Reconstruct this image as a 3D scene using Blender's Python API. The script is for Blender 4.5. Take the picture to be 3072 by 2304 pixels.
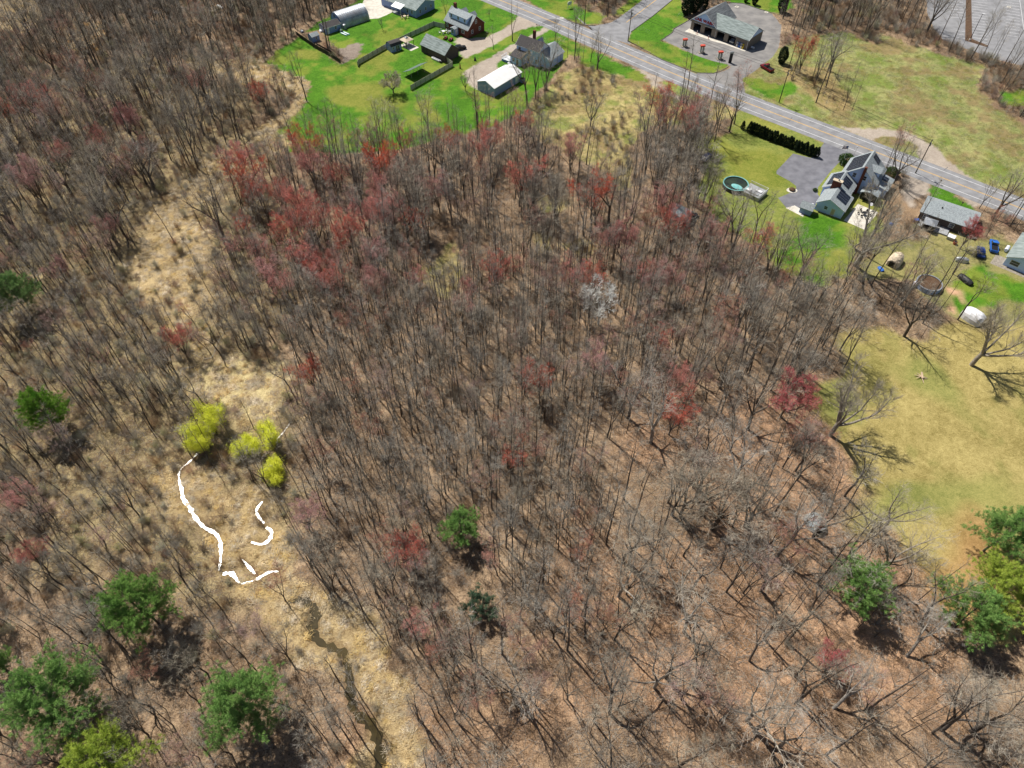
import bpy, bmesh, math, random
import numpy as np
from mathutils import Vector, Matrix
random.seed(7); rng = np.random.default_rng(7)
S = bpy.context.scene
for o in list(bpy.data.objects): bpy.data.objects.remove(o)
C = S.collection
R = math.radians
# ---------------------------------------------------------------- camera, sky, sun, exposure
F, TH, H = 2130.0, 50.5, 122.0
ct, st = math.cos(R(TH)), math.sin(R(TH))
cam = bpy.data.objects.new('camera', bpy.data.cameras.new('camera')); C.objects.link(cam)
cam.location = (0, 0, H); cam.rotation_euler = (R(90 - TH), 0, 0)
cam.data.sensor_width = 36; cam.data.lens = 36 * F / 3072; cam.data.clip_end = 9000; cam.data.clip_start = 1
S.camera = cam
W = bpy.data.worlds.new("World"); S.world = W; W.use_nodes = True
nt = W.node_tree; bg = nt.nodes['Background']
sky = nt.nodes.new('ShaderNodeTexSky'); sky.sky_type = 'NISHITA'; sky.sun_disc = False
SUN_EL, SUN_AZ = 56.0, 130.0          # azimuth measured from +X towards +Y
sky.sun_elevation = R(SUN_EL); sky.sun_rotation = R(90 - SUN_AZ)
nt.links.new(sky.outputs[0], bg.inputs[0]); bg.inputs[1].default_value = 0.055
sun = bpy.data.objects.new('sun', bpy.data.lights.new('sun', 'SUN')); C.objects.link(sun)
sun.data.energy = 4.9; sun.data.angle = R(0.5); sun.data.color = (1, 0.95, 0.87)
sd = Vector((math.cos(R(SUN_AZ)) * math.cos(R(SUN_EL)), math.sin(R(SUN_AZ)) * math.cos(R(SUN_EL)), math.sin(R(SUN_EL))))
sun.rotation_euler = sd.to_track_quat('Z', 'Y').to_euler()
S.view_settings.view_transform = 'Standard'; S.view_settings.look = 'None'
S.view_settings.exposure = 0.42; S.view_settings.gamma = 1

# ---------------------------------------------------------------- photo pixel -> point on the ground (survey helper)
def G(x, y, z=0.0):
    u = (x - 1536) / F; v = -(y - 1152) / F
    d = (u, ct + v * st, -st + v * ct); k = (z - H) / d[2]
    return (d[0] * k, d[1] * k)
def PX(X, Y, Z=0.0):
    Z = Z - H; dep = Y * ct - Z * st; up = Y * st + Z * ct
    return (1536 + F * X / dep, 1152 - F * up / dep)
def crop(ox, oy, s): return lambda x, y: (ox + x / s, oy + y / s)
OV = crop(0, 0, 2212 / 3072.0); FU = crop(0, 0, 1); K1 = crop(768, 0, 2.16); K2 = crop(1700, 0, 2.458); K3 = crop(2072, 300, 2.212)
K4 = crop(2400, 0, 3.292); K6 = crop(300, 1100, 2.074); K8 = crop(2200, 900, 2.0734); B1 = crop(1250, 20, 4.424); B2 = crop(880, 0, 4.809)
B3 = crop(2000, 0, 6.32); B4 = crop(2300, 440, 5.53); B5 = crop(2680, 540, 3.607); B7 = crop(2000, 1600, 2.0634)
ZA = crop(1900, 150, 4.424); ZB = crop(1300, 0, 4.424); ZC = crop(2572, 375, 4.424); ZM = crop(1500, 200, 2.765); ZR = crop(0, 600, 2.458); ZP = crop(2050, 430, 5.53)
ZL = crop(0, 0, 2.37)
def gp(k, pts): return [G(*k(*p)) for p in pts]

def lin(c):
    return tuple(((v / 255.0) / 12.92 if v / 255.0 <= 0.04045 else ((v / 255.0 + 0.055) / 1.055) ** 2.4) for v in c)
# ---------------------------------------------------------------- materials
MATS = {}
def mat(name, rgb, rough=0.8, rgb2=None, scale=1.0, bump=0.0, spec=0.3, metal=0.0, obj_rand=0.0, detail=4, lo=0.35, hi=0.65, aniso=None):
    if name in MATS: return MATS[name]
    m = bpy.data.materials.new(name); m.use_nodes = True; MATS[name] = m
    n = m.node_tree.nodes; l = m.node_tree.links; b = n['Principled BSDF']
    b.inputs['Roughness'].default_value = rough; b.inputs['Metallic'].default_value = metal
    b.inputs['Specular IOR Level'].default_value = spec
    c1 = lin(rgb) + (1,); c2 = lin(rgb2 if rgb2 else tuple(v * 0.86 for v in rgb)) + (1,)
    tc = n.new('ShaderNodeTexCoord'); no = n.new('ShaderNodeTexNoise'); no.inputs['Scale'].default_value = scale; no.inputs['Detail'].default_value = detail
    src = tc.outputs['Object']
    if aniso:
        mp = n.new('ShaderNodeMapping'); mp.inputs['Scale'].default_value = aniso; l.new(src, mp.inputs[0]); src = mp.outputs[0]
    l.new(src, no.inputs['Vector'])
    mr = n.new('ShaderNodeMapRange'); mr.inputs['From Min'].default_value = lo; mr.inputs['From Max'].default_value = hi
    l.new(no.outputs['Fac'], mr.inputs['Value'])
    mx = n.new('ShaderNodeMix'); mx.data_type = 'RGBA'; mx.inputs[6].default_value = c1; mx.inputs[7].default_value = c2
    l.new(mr.outputs[0], mx.inputs[0]); out = mx.outputs[2]
    if obj_rand:
        oi = n.new('ShaderNodeObjectInfo'); hs = n.new('ShaderNodeHueSaturation')
        m2 = n.new('ShaderNodeMapRange'); m2.inputs['To Min'].default_value = 1 - obj_rand; m2.inputs['To Max'].default_value = 1 + obj_rand
        l.new(oi.outputs['Random'], m2.inputs['Value']); l.new(m2.outputs[0], hs.inputs['Value']); l.new(out, hs.inputs['Color']); out = hs.outputs[0]
        m3 = n.new('ShaderNodeMath'); m3.operation = 'MULTIPLY'; m3.inputs[1].default_value = 7.31; l.new(oi.outputs['Random'], m3.inputs[0])
        m4 = n.new('ShaderNodeMath'); m4.operation = 'FRACT'; l.new(m3.outputs[0], m4.inputs[0])
        m5 = n.new('ShaderNodeMapRange'); m5.inputs['To Min'].default_value = 0.65; m5.inputs['To Max'].default_value = 1.25
        l.new(m4.outputs[0], m5.inputs['Value']); l.new(m5.outputs[0], hs.inputs['Saturation'])
    l.new(out, b.inputs['Base Color'])
    if bump:
        bp = n.new('ShaderNodeBump'); bp.inputs['Strength'].default_value = bump; bp.inputs['Distance'].default_value = 0.1
        l.new(no.outputs['Fac'], bp.inputs['Height']); l.new(bp.outputs[0], b.inputs['Normal'])
    return m
M = dict(
 asphalt=mat('asphalt', (138, 138, 140), .9, (120, 120, 122), .35, .2), lot=mat('lot_asphalt', (134, 131, 128), .9, (112, 110, 109), .3, .2),
 drive=mat('fresh_asphalt', (118, 118, 124), .9, (98, 98, 104), .4, .2), seal=mat('sealed_crack', (88, 88, 92), .8, (104, 104, 106), 2),
 wline=mat('white_line', (226, 226, 226), .7, (190, 190, 190), 3), yline=mat('yellow_line', (226, 178, 84), .7, (190, 150, 70), 3),
 concrete=mat('concrete', (206, 200, 188), .9, (182, 176, 164), .8), kerb=mat('kerb', (72, 70, 66), .9, (96, 92, 86), 2),
 graysid=mat('shade_blue_grey_siding', (138, 160, 202), .7, (126, 148, 190), 1, aniso=(1, 1, 30)), whitesid=mat('shade_blue_white_siding', (192, 216, 252), .7, (182, 208, 248), 1, aniso=(1, 1, 20)),  # both sidings have the blue cast of shaded walls put into their colour
 brick=mat('brick', (112, 66, 52), .9, (88, 50, 40), 6), block=mat('concrete_block', (136, 126, 114), .9, (118, 108, 98), 3), barnwood=mat('barn_wood', (96, 84, 78), .9, (74, 66, 62), 4, aniso=(4, 4, .3)),
 shingle=mat('grey_shingle', (150, 158, 160), .9, (118, 124, 128), 3.2, detail=8), shingle_d=mat('dark_shingle', (78, 74, 74), .9, (60, 58, 58), 3), shingle_g=mat('green_grey_shingle', (142, 152, 150), .9, (104, 114, 112), .8, aniso=(.6, 4, 1)),
 shingle_k=mat('streaked_dark_shingle', (84, 88, 92), .9, (120, 124, 126), .9, aniso=(4, .4, 1)), metalroof=mat('white_metal_roof', (232, 232, 230), .45, (222, 222, 220), .6),
 steel=mat('corrugated_steel', (176, 184, 192), .45, (150, 150, 152), .5, metal=.35), rust=mat('rust', (150, 90, 66), .8), trim=mat('white_trim', (228, 230, 232), .6), glass=mat('window_glass', (38, 46, 56), .15, (60, 70, 84), 1, spec=.6),
 solar=mat('solar_panel', (26, 30, 40), .25, (36, 42, 54), 1, spec=.6), fence=mat('weathered_fence', (198, 196, 178), .9, (168, 166, 150), 2, aniso=(6, 6, .4)), fenced=mat('dark_fence', (82, 76, 70), .9, (60, 56, 52), 2, aniso=(6, 6, .4)),
 polewood=mat('pole_wood', (74, 66, 58), .9), metal=mat('galvanised', (168, 172, 176), .4, metal=.5), dark=mat('dark_rubber', (24, 24, 26), .8), black=mat('black_metal', (34, 35, 38), .5), redp=mat('red_plastic', (206, 84, 66), .5), redl=mat('red_letters', (170, 28, 34), .5),
 blue=mat('blue_tarp', (44, 104, 190), .5), bluedk=mat('navy', (40, 62, 120), .4), white=mat('white_plastic', (226, 226, 228), .5), teal=mat('pool_teal', (132, 184, 180), .4, (96, 156, 156), .8), poolwater=mat('pool_water', (52, 62, 44), .12, (38, 44, 36), .5, spec=.5),
 tan=mat('tan_canvas', (202, 186, 162), .8, (180, 164, 142), 1), gwood=mat('grey_deck', (158, 160, 162), .8, (136, 138, 140), 2), wood=mat('wood', (150, 116, 84), .9), stone=mat('stone', (150, 142, 130), .9, (120, 112, 100), 2), redc=mat('red_paint', (120, 28, 36), .4), black_p=mat('black_paint', (26, 28, 30), .3),
 yellow=mat('yellow_plastic', (220, 190, 40), .6), pole_w=mat('white_pole', (220, 220, 220), .5), soil=mat('soil', (92, 70, 52), .95), driftwood=mat('driftwood', (190, 168, 142), .9), greenroof=mat('green_grey_sheet', (92, 112, 100), .7))

# ---------------------------------------------------------------- object helpers
def tag(o, label, cat, group=None, kind=None):
    if label: o['label'] = label
    if cat: o['category'] = cat
    if group: o['group'] = group
    if kind: o['kind'] = kind
    return o
def thing(name, label, cat, loc=(0, 0, 0), rz=0, group=None):
    o = bpy.data.objects.new(name, None); o.empty_display_size = .3; C.objects.link(o); o.location = loc; o.rotation_euler = (0, 0, rz)
    return tag(o, label, cat, group)
class MB:
    def __init__(s): s.v = []; s.f = []; s.m = []
    def add(s, vs, fs, mi=0):
        n = len(s.v); s.v += [tuple(v) for v in vs]; s.f += [tuple(i + n for i in f) for f in fs]; s.m += [mi] * len(fs); return s
    def box(s, x0, x1, y0, y1, z0, z1, mi=0):
        return s.add([(x0, y0, z0), (x1, y0, z0), (x1, y1, z0), (x0, y1, z0), (x0, y0, z1), (x1, y0, z1), (x1, y1, z1), (x0, y1, z1)],
                     [(3, 2, 1, 0), (4, 5, 6, 7), (0, 1, 5, 4), (1, 2, 6, 5), (2, 3, 7, 6), (3, 0, 4, 7)], mi)
    def prism(s, prof, axis, a0, a1, mi=0):
        n = len(prof)
        if axis == 'x': A = [(a0, p, q) for p, q in prof]; B = [(a1, p, q) for p, q in prof]
        elif axis == 'y': A = [(p, a0, q) for p, q in prof]; B = [(p, a1, q) for p, q in prof]
        else: A = [(p, q, a0) for p, q in prof]; B = [(p, q, a1) for p, q in prof]
        return s.add(A + B, [tuple(range(n))[::-1], tuple(range(n, 2 * n))] + [(i, (i + 1) % n, n + (i + 1) % n, n + i) for i in range(n)], mi)
    def cyl(s, p0, p1, r0, r1=None, n=8, mi=0, caps=True):
        r1 = r0 if r1 is None else r1
        p0 = Vector(p0); p1 = Vector(p1); d = (p1 - p0).normalized(); a = d.orthogonal().normalized(); b = d.cross(a)
        vs = [p0 + (a * math.cos(t) + b * math.sin(t)) * r0 for t in [2 * math.pi * i / n for i in range(n)]] + [p1 + (a * math.cos(t) + b * math.sin(t)) * r1 for t in [2 * math.pi * i / n for i in range(n)]]
        fs = [(i, (i + 1) % n, n + (i + 1) % n, n + i) for i in range(n)]
        if caps: fs += [tuple(range(n))[::-1], tuple(range(n, 2 * n))]
        return s.add(vs, fs, mi)
    def build(s, name, mats, parent=None, smooth=False):
        me = bpy.data.meshes.new(name); me.from_pydata(s.v, [], s.f)
        for m in (mats if isinstance(mats, (list, tuple)) else [mats]): me.materials.append(m)
        me.polygons.foreach_set('material_index', s.m)
        bm = bmesh.new(); bm.from_mesh(me); bmesh.ops.recalc_face_normals(bm, faces=bm.faces); bm.to_mesh(me); bm.free()
        if smooth: me.polygons.foreach_set('use_smooth', [True] * len(me.polygons))
        o = bpy.data.objects.new(name, me); C.objects.link(o); o.parent = parent; return o
def box(name, m, parent, *a): return MB().box(*a).build(name, m, parent)
def sheet(name, pts, z, m, parent=None):
    bm = bmesh.new(); vs = [bm.verts.new((p[0], p[1], z)) for p in pts]; f = bm.faces.new(vs)
    if f.normal.z < 0 or (f.normal_update() or f.normal.z < 0): f.normal_flip()
    bmesh.ops.triangulate(bm, faces=bm.faces); me = bpy.data.meshes.new(name); bm.to_mesh(me); bm.free(); me.materials.append(m)
    o = bpy.data.objects.new(name, me); C.objects.link(o); o.parent = parent; return o
def strip_mesh(pts, w, z, mb, mi=0, dash=None):
    for a, b in zip(pts, pts[1:]):
        a = Vector(a[:2]); b = Vector(b[:2]); L = (b - a).length; d = (b - a) / L; n = Vector((-d.y, d.x)) * w / 2
        segs = [(0, L)] if not dash else [(t, min(t + dash[0], L)) for t in np.arange(0, L, dash[1])]
        for s0, s1 in segs:
            p = a + d * s0; q = a + d * s1
            mb.add([(p.x - n.x, p.y - n.y, z), (q.x - n.x, q.y - n.y, z), (q.x + n.x, q.y + n.y, z), (p.x + n.x, p.y + n.y, z)], [(0, 1, 2, 3)], mi)
def ribbon(pts, ws, z, name, m):   # mitred strip with varying width
    P = [Vector(p) for p in pts]; vs = []; fs = []
    for i, p in enumerate(P):
        d = (P[min(i + 1, len(P) - 1)] - P[max(i - 1, 0)]).normalized(); n = Vector((-d.y, d.x)); w = ws[i] if hasattr(ws, '__len__') else ws
        vs += [(p.x - n.x * w / 2, p.y - n.y * w / 2, z), (p.x + n.x * w / 2, p.y + n.y * w / 2, z)]
        if i: k = 2 * i; fs.append((k - 2, k, k + 1, k - 1))
    mb = MB(); mb.add(vs, fs)
    return mb if name is None else mb.build(name, m)
def smooth_path(pts, n=6):
    out = []
    for i in range(len(pts) - 1):
        p0 = pts[max(i - 1, 0)]; p1 = pts[i]; p2 = pts[i + 1]; p3 = pts[min(i + 2, len(pts) - 1)]
        for k in range(n):
            t = k / n
            out.append(tuple(.5 * ((2 * p1[j]) + (-p0[j] + p2[j]) * t + (2 * p0[j] - 5 * p1[j] + 4 * p2[j] - p3[j]) * t * t + (-p0[j] + 3 * p1[j] - 3 * p2[j] + p3[j]) * t ** 3) for j in range(2)))
    return out + [tuple(pts[-1])]

# ---------------------------------------------------------------- zones of the ground (real land cover, surveyed as polygons)
ZONES = []   # (kind, polygon, softness, flat)
def zone(kind, k, pts, soft=1.2): ZONES.append((kind, np.array(gp(k, pts)), soft))
zone('orange', OV, [(1350, 1050), (1700, 880), (1960, 960), (2080, 1200), (2230, 1400), (2300, 1750), (850, 1750), (1000, 1450), (1180, 1330)], 14)
zone('olive', OV, [(-60, 150), (300, 130), (560, 240), (640, 420), (620, 900), (640, 1150), (560, 1330), (300, 1150), (-60, 900)], 14)
zone('meadow', ZM, [(520, 60), (700, 10), (900, 20), (1120, 50), (1260, 110), (1530, 320), (1780, 260), (1970, 420), (1560, 480), (1300, 480), (1160, 560), (1060, 700), (1080, 1000), (980, 1020), (880, 900), (560, 720), (330, 600), (200, 430), (130, 380), (250, 290), (400, 230)], 1.5)
zone('meadow', ZM, [(340, 1060), (460, 1050), (540, 1120), (520, 1240), (380, 1260)], 3)
zone('meadow', ZM, [(380, 1420), (760, 1450), (760, 1560), (400, 1540)], 3)
zone('meadow', OV, [(900, 590), (980, 530), (1010, 600), (960, 640)], 2.5)
zone('lawn', ZA, [(-800, -100), (-300, 150), (0, 225), (160, 330), (180, 400), (60, 420), (-200, 330), (-700, 200)], 1)
zone('grass', ZA, [(360, 420), (450, 410), (980, 600), (1000, 660), (800, 680), (500, 560)], .8)
zone('lawn', OV, [(563, 140), (600, 108), (652, 78), (690, 45), (760, 10), (830, -40), (1040, -40), (1160, 40), (1240, 90), (1330, 130), (1230, 120), (1200, 160), (1190, 175), (1155, 205), (1130, 245), (1060, 275), (960, 300), (860, 325), (700, 335), (570, 325), (613, 266), (650, 237), (663, 200), (670, 177), (610, 160)], .6)
zone('tan', K1, [(350, 530), (330, 600), (290, 705), (180, 805), (40, 945), (-40, 930), (60, 800), (150, 735), (270, 640), (250, 560), (100, 480), (20, 420), (40, 440)], 1)
zone('tan', ZL, [(1320, 450), (1500, 420), (1760, 400), (2090, 560), (2100, 640), (1800, 600), (1500, 520)], 3)
zone('tan', FU, [(850, 400), (760, 420), (640, 480), (560, 530), (480, 600), (410, 690), (390, 790), (420, 880), (440, 960), (500, 990), (560, 975), (640, 900), (655, 800), (620, 700), (590, 640), (640, 590), (700, 540), (790, 490), (880, 430)], 3)
zone('pale', FU, [(545, 1110), (640, 1090), (720, 1080), (865, 1100), (872, 1160), (862, 1260), (780, 1290), (700, 1230), (640, 1190), (565, 1205), (540, 1150)], 1.5)
zone('tan', FU, [(570, 1030), (600, 1000), (650, 960), (680, 980), (600, 1060)], 1.5)
zone('tan', FU, [(560, 1380), (520, 1440), (530, 1560), (600, 1650), (680, 1720), (800, 1760), (860, 1900), (930, 1960), (1040, 2060), (1090, 2180), (1100, 2350), (1250, 2350), (1255, 2120), (1160, 1990), (1090, 1850), (930, 1740), (850, 1600), (870, 1500), (820, 1440), (700, 1500), (640, 1400)], 4)
zone('tan', FU, [(-80, -80), (100, -80), (120, 40), (90, 100), (-80, 110)], 2)
zone('rust', FU, [(190, 70), (330, 60), (340, 120), (300, 180), (220, 160)], 4)
zone('field', FU, [(2260, 190), (2330, 150), (2400, 115), (2515, 97), (2643, 100), (2719, 131), (2825, 164), (2953, 197), (2932, 273), (2995, 328), (3072, 371), (3400, 500), (3500, 800), (3069, 640), (2800, 540), (2500, 430), (2250, 320), (2225, 240)], 1.2)
zone('patch', K2, [(1580, 470), (1900, 500), (2000, 640), (2100, 800), (1900, 780), (1700, 640)], 3)
zone('lawn', K2, [(1290, 560), (1450, 590), (1520, 640), (1640, 590), (1690, 640), (1570, 750), (1400, 690), (1280, 600)], 1.5)
zone('lawn', K2, [(500, 190), (470, 250), (450, 300), (700, 440), (960, 540), (1090, 540), (1200, 485), (1150, 460), (860, 370), (700, 300), (780, 240), (790, 215), (900, 150), (860, 60), (830, -60), (700, -60), (640, 110)], .5)
zone('lawn', K2, [(1000, -60), (1210, 20), (1300, 25), (1400, 60), (1560, 110), (1680, 60), (1660, 20), (1700, -60)], .8)
zone('lawn', K2, [(1740, 60), (2040, 60), (2000, 220), (1860, 215), (1790, 130)], 1.5)
zone('lawn', K2, [(-200, 60), (0, 145), (130, 180), (230, 180), (300, 120), (180, 80), (60, 30), (0, -60), (-400, -60)], .8)
zone('lawn', K2, [(330, 110), (400, 120), (480, 60), (560, 0), (600, -60), (500, -60), (430, 20)], .8)
zone('brown', K2, [(30, -60), (80, 60), (300, 110), (430, 20), (460, -60)], 1.5)
zone('lawn2', K3, [(330, 60), (895, 290), (1000, 400), (1300, 600), (1300, 850), (1080, 1000), (1060, 1150), (900, 1230), (720, 1190), (550, 1100), (480, 1000), (330, 880), (250, 850), (180, 790), (100, 740), (30, 600), (80, 480), (150, 320), (270, 180)], 1.2)
zone('lawn', K3, [(1020, 800), (830, 760), (760, 800), (640, 960), (560, 1080), (700, 1180), (850, 1200), (900, 1000), (1000, 900)], 2.5)
zone('lawn', K3, [(1560, 600), (1600, 560), (1650, 570), (1880, 710), (1900, 770), (1700, 760)], .7)
zone('yard', K3, [(1180, 900), (1500, 880), (1560, 760), (2000, 900), (2300, 1050), (2400, 1500), (1900, 1480), (1750, 1440), (1600, 1350), (1450, 1200), (1250, 1180), (1100, 1150)], 3)
zone('lawn', K3, [(1880, 1090), (2200, 1180), (2300, 1350), (2000, 1330), (1850, 1440), (1760, 1400), (1780, 1200)], 2)
zone('brown', K3, [(1300, 560), (1560, 560), (1540, 700), (1500, 820), (1480, 900), (1280, 880), (1250, 750)], 1.5)
zone('dirt', K3, [(1700, 1250), (1790, 1260), (1760, 1420), (1700, 1400)], 1.5)
zone('yellowlawn', K8, [(640, 400), (760, 250), (1000, 220), (1200, 150), (1500, 200), (1808, 150), (2100, 150), (2100, 1900), (1808, 2100), (1500, 2000), (1330, 1800), (1120, 1700), (880, 1450), (830, 1300), (700, 1100), (620, 900), (560, 700)], 4)
zone('lawn3', K8, [(640, 480), (720, 430), (760, 560), (700, 700), (620, 640)], 4)
zone('lawn3', K8, [(1080, 300), (1300, 380), (1500, 600), (1400, 680), (1150, 620), (1000, 480)], 8)
zone('lawn3', K8, [(860, 1240), (1150, 1190), (1450, 1180), (1300, 1280), (900, 1330)], 8)
zone('needle', B7, [(1700, 120), (1830, 60), (2000, 80), (2080, 160), (2040, 260), (1850, 270), (1700, 400), (1650, 260)], 10)
zone('lawny', K1, [(460, 560), (700, 540), (860, 600), (1000, 660), (980, 740), (800, 700), (560, 640)], 6)
zone('lawny', K1, [(680, 370), (820, 350), (800, 420), (700, 450)], 4)
zone('lawny', K1, [(1060, 600), (1180, 640), (1150, 760), (1040, 720)], 5)
zone('lawny', K1, [(260, 300), (420, 320), (400, 380), (240, 360)], 4)
zone('lawny', K3, [(150, 320), (500, 330), (640, 480), (600, 600), (400, 560), (200, 480)], 7)
# bare gravel and dirt drives
zone('gravel', ZB, [(1130, 180), (1450, 300), (1420, 345), (1300, 360), (1100, 420), (900, 540), (700, 650), (400, 790), (350, 700), (290, 560), (320, 490), (480, 510), (700, 490), (900, 405), (1040, 310), (1110, 250)], .4)
zone('gravel', ZB, [(1470, 360), (1420, 400), (1300, 470), (1130, 540), (960, 640), (760, 760), (480, 900), (400, 940), (430, 1050), (480, 1130), (590, 1190), (800, 1180), (1000, 1000), (850, 890), (830, 860), (1000, 720), (1130, 640), (1400, 480), (1540, 400)], .4)
zone('gravel', ZA, [(-20, 225), (150, 330), (220, 400), (270, 490), (400, 600), (550, 660), (740, 720), (730, 670), (560, 600), (420, 500), (330, 430), (450, 400), (250, 320), (60, 240)], .8)
zone('gravel', ZC, [(-300, 0), (0, 50), (300, 45), (650, 90), (900, 220), (1070, 300), (1200, 470), (1450, 660), (1650, 800), (1000, 560), (850, 500), (780, 400), (830, 290), (600, 175), (350, 150), (230, 170), (200, 230), (0, 140)], .5)
zone('gravel', ZC, [(740, 640), (1000, 720), (930, 850), (880, 960), (740, 1080), (620, 980), (640, 800)], 1.5)
zone('gravel', ZC, [(1370, 930), (1680, 1060), (1560, 1110), (1440, 1020)], .7)
zone('mulch', B2, [(600, 740), (780, 660), (960, 600), (1000, 640), (960, 760), (880, 840), (720, 910), (620, 830)], .8)
zone('brown', B2, [(60, 500), (400, 440), (700, 840), (690, 930)], 1)
zone('brown', K4, [(230, 330), (400, 300), (800, 460), (780, 340), (900, 330), (1300, 480), (1900, 640), (1900, 560), (1300, 300), (900, 100), (250, -60), (0, -60), (100, 250)], 1.5)
zone('brown', K4, [(1830, 640), (2000, 620), (2400, 700), (2400, 1400), (2212, 1200), (1960, 1060), (1760, 900)], 1.5)
zone('lawn', K4, [(1980, 920), (2200, 880), (2300, 1060), (1990, 1020)], 1.5)
# colour pair per kind (light tone, dark tone) – dry leaves, reeds, grass ...
ZC_ = dict(forest=((184, 158, 128), (72, 58, 46)), orange=((204, 166, 132), (84, 64, 48)), olive=((182, 164, 122), (76, 64, 46)), meadow=((200, 182, 126), (108, 98, 60)), lawn=((90, 136, 34), (46, 86, 14)), lawny=((142, 140, 66), (88, 106, 32)), lawn2=((144, 146, 76), (78, 100, 36)),
           lawn3=((158, 152, 90), (106, 112, 56)), grass=((160, 168, 92), (104, 128, 54)), tan=((196, 174, 130), (112, 92, 64)), pale=((214, 198, 150), (146, 128, 86)), rust=((196, 158, 104), (128, 92, 56)), field=((168, 164, 108), (80, 98, 46)), patch=((176, 156, 108), (110, 92, 62)),
           brown=((160, 136, 108), (100, 80, 62)), yard=((156, 146, 96), (100, 104, 56)), dirt=((206, 170, 138), (170, 130, 98)), yellowlawn=((182, 166, 108), (122, 110, 60)), needle=((180, 146, 98), (134, 106, 64)), gravel=((178, 166, 152), (146, 134, 122)), mulch=((150, 138, 126), (112, 98, 88)))
ROUGHLAND = {'forest', 'orange', 'olive', 'tan', 'pale', 'rust', 'brown', 'patch'}
OPEN = {'meadow', 'lawn', 'lawny', 'lawn2', 'lawn3', 'grass', 'field', 'yellowlawn', 'needle', 'gravel', 'mulch', 'yard', 'dirt', 'pale', 'tan'}

def vnoise(x, y, scale, seed=0):
    r = np.random.default_rng(seed); T = r.random((256, 256)); x = np.asarray(x) / scale; y = np.asarray(y) / scale
    xi = np.floor(x).astype(int); yi = np.floor(y).astype(int); fx = x - xi; fy = y - yi; fx = fx * fx * (3 - 2 * fx); fy = fy * fy * (3 - 2 * fy)
    a = T[xi % 256, yi % 256]; b = T[(xi + 1) % 256, yi % 256]; c = T[xi % 256, (yi + 1) % 256]; d = T[(xi + 1) % 256, (yi + 1) % 256]
    return (a * (1 - fx) + b * fx) * (1 - fy) + (c * (1 - fx) + d * fx) * fy
def sdist(poly, x, y):   # signed distance, inside > 0
    n = len(poly); best = np.full(x.shape, 1e9); ins = np.zeros(x.shape, bool)
    for i in range(n):
        ax, ay = poly[i]; bx, by = poly[(i + 1) % n]; dx, dy = bx - ax, by - ay
        t = np.clip(((x - ax) * dx + (y - ay) * dy) / (dx * dx + dy * dy + 1e-9), 0, 1)
        best = np.minimum(best, (x - ax - t * dx) ** 2 + (y - ay - t * dy) ** 2)
        if abs(dy) > 1e-9: ins ^= ((ay > y) != (by > y)) & (x < dx * (y - ay) / dy + ax)
    return np.where(ins, 1, -1) * np.sqrt(best)
def zmasks(x, y):
    """list of (kind, weight) in painting order"""
    out = []
    for kind, poly, soft in ZONES:
        w = np.zeros(x.shape); lo = poly.min(0) - soft * 2 - 1; hi = poly.max(0) + soft * 2 + 1
        s = (x > lo[0]) & (x < hi[0]) & (y > lo[1]) & (y < hi[1])
        if s.any():
            xs, ys = x[s], y[s]; wob = (vnoise(xs, ys, max(soft * 2.2, 1.5), 3) - .5 + .6 * (vnoise(xs, ys, max(soft, .8), 5) - .5)) * 2.0 * soft
            d = sdist(poly, xs, ys) + wob; w[s] = np.clip(d / (soft * .7) + .5, 0, 1)
        out.append((kind, w))
    return out

# ---------------------------------------------------------------- roads geometry (world)
yl = [G(*p) for p in [(1499, 0), (1639, 57.6), (1900, 169.2), (2117, 260.8), (2400, 369.3), (2572, 434.9), (2942.7, 578.4)]]
d0 = (Vector(yl[0]) - Vector(yl[1])).normalized(); d1 = (Vector(yl[-1]) - Vector(yl[-2])).normalized()
ROAD = [tuple(Vector(yl[0]) + d0 * 400)] + smooth_path(yl, 4) + [tuple(Vector(yl[-1]) + d1 * 400)]
def offs(path, o):
    P = [Vector(p) for p in path]; out = []
    for i, p in enumerate(P):
        d = (P[min(i + 1, len(P) - 1)] - P[max(i - 1, 0)]).normalized(); out.append((p.x - d.y * o, p.y + d.x * o))
    return out
PAVED = []   # polygons where nothing grows
def paved(name, k, pts, z, m):
    P = gp(k, pts) if k else pts; PAVED.append(np.array(P)); o = sheet(name, P, z, m); o['kind'] = 'structure'; return o
rd = offs(ROAD, 5.3) + offs(ROAD, -5.5)[::-1]
PAVED.append(np.array(rd))
o = ribbon(offs(ROAD, -.1), 10.8, .024, 'road', M['asphalt']); o['kind'] = 'structure'
mb = MB(); strip_mesh(offs(ROAD, 3.45), .16, .032, mb); strip_mesh(offs(ROAD, -3.45), .16, .032, mb); o = mb.build('road_edge_lines', M['wline']); o['kind'] = 'structure'
mb = MB(); strip_mesh(offs(ROAD, .15), .13, .032, mb); strip_mesh(offs(ROAD, -.15), .13, .032, mb); o = mb.build('road_centre_lines', M['yline']); o['kind'] = 'structure'
mb = MB()
for k_, pts in ((ZA, [(180, 150), (330, 160), (310, 120), (120, 70)]), (ZA, [(300, 180), (260, 210)]), (ZA, [(650, 420), (720, 370)]), (ZA, [(2060, 960), (2110, 890)]), (ZB, [(1850, 400), (1920, 380), (2030, 300)]), (ZB, [(1430, 165), (1490, 130)]), (K4, [(380, 1460), (480, 1420)]), (ZC, [(400, 500), (460, 440)]), (ZC, [(700, 460), (760, 420)]), (ZC, [(1150, 600), (1200, 560)]), (ZC, [(2000, 900), (2050, 850)])):
    strip_mesh(gp(k_, pts), .22, .029, mb)
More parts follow.
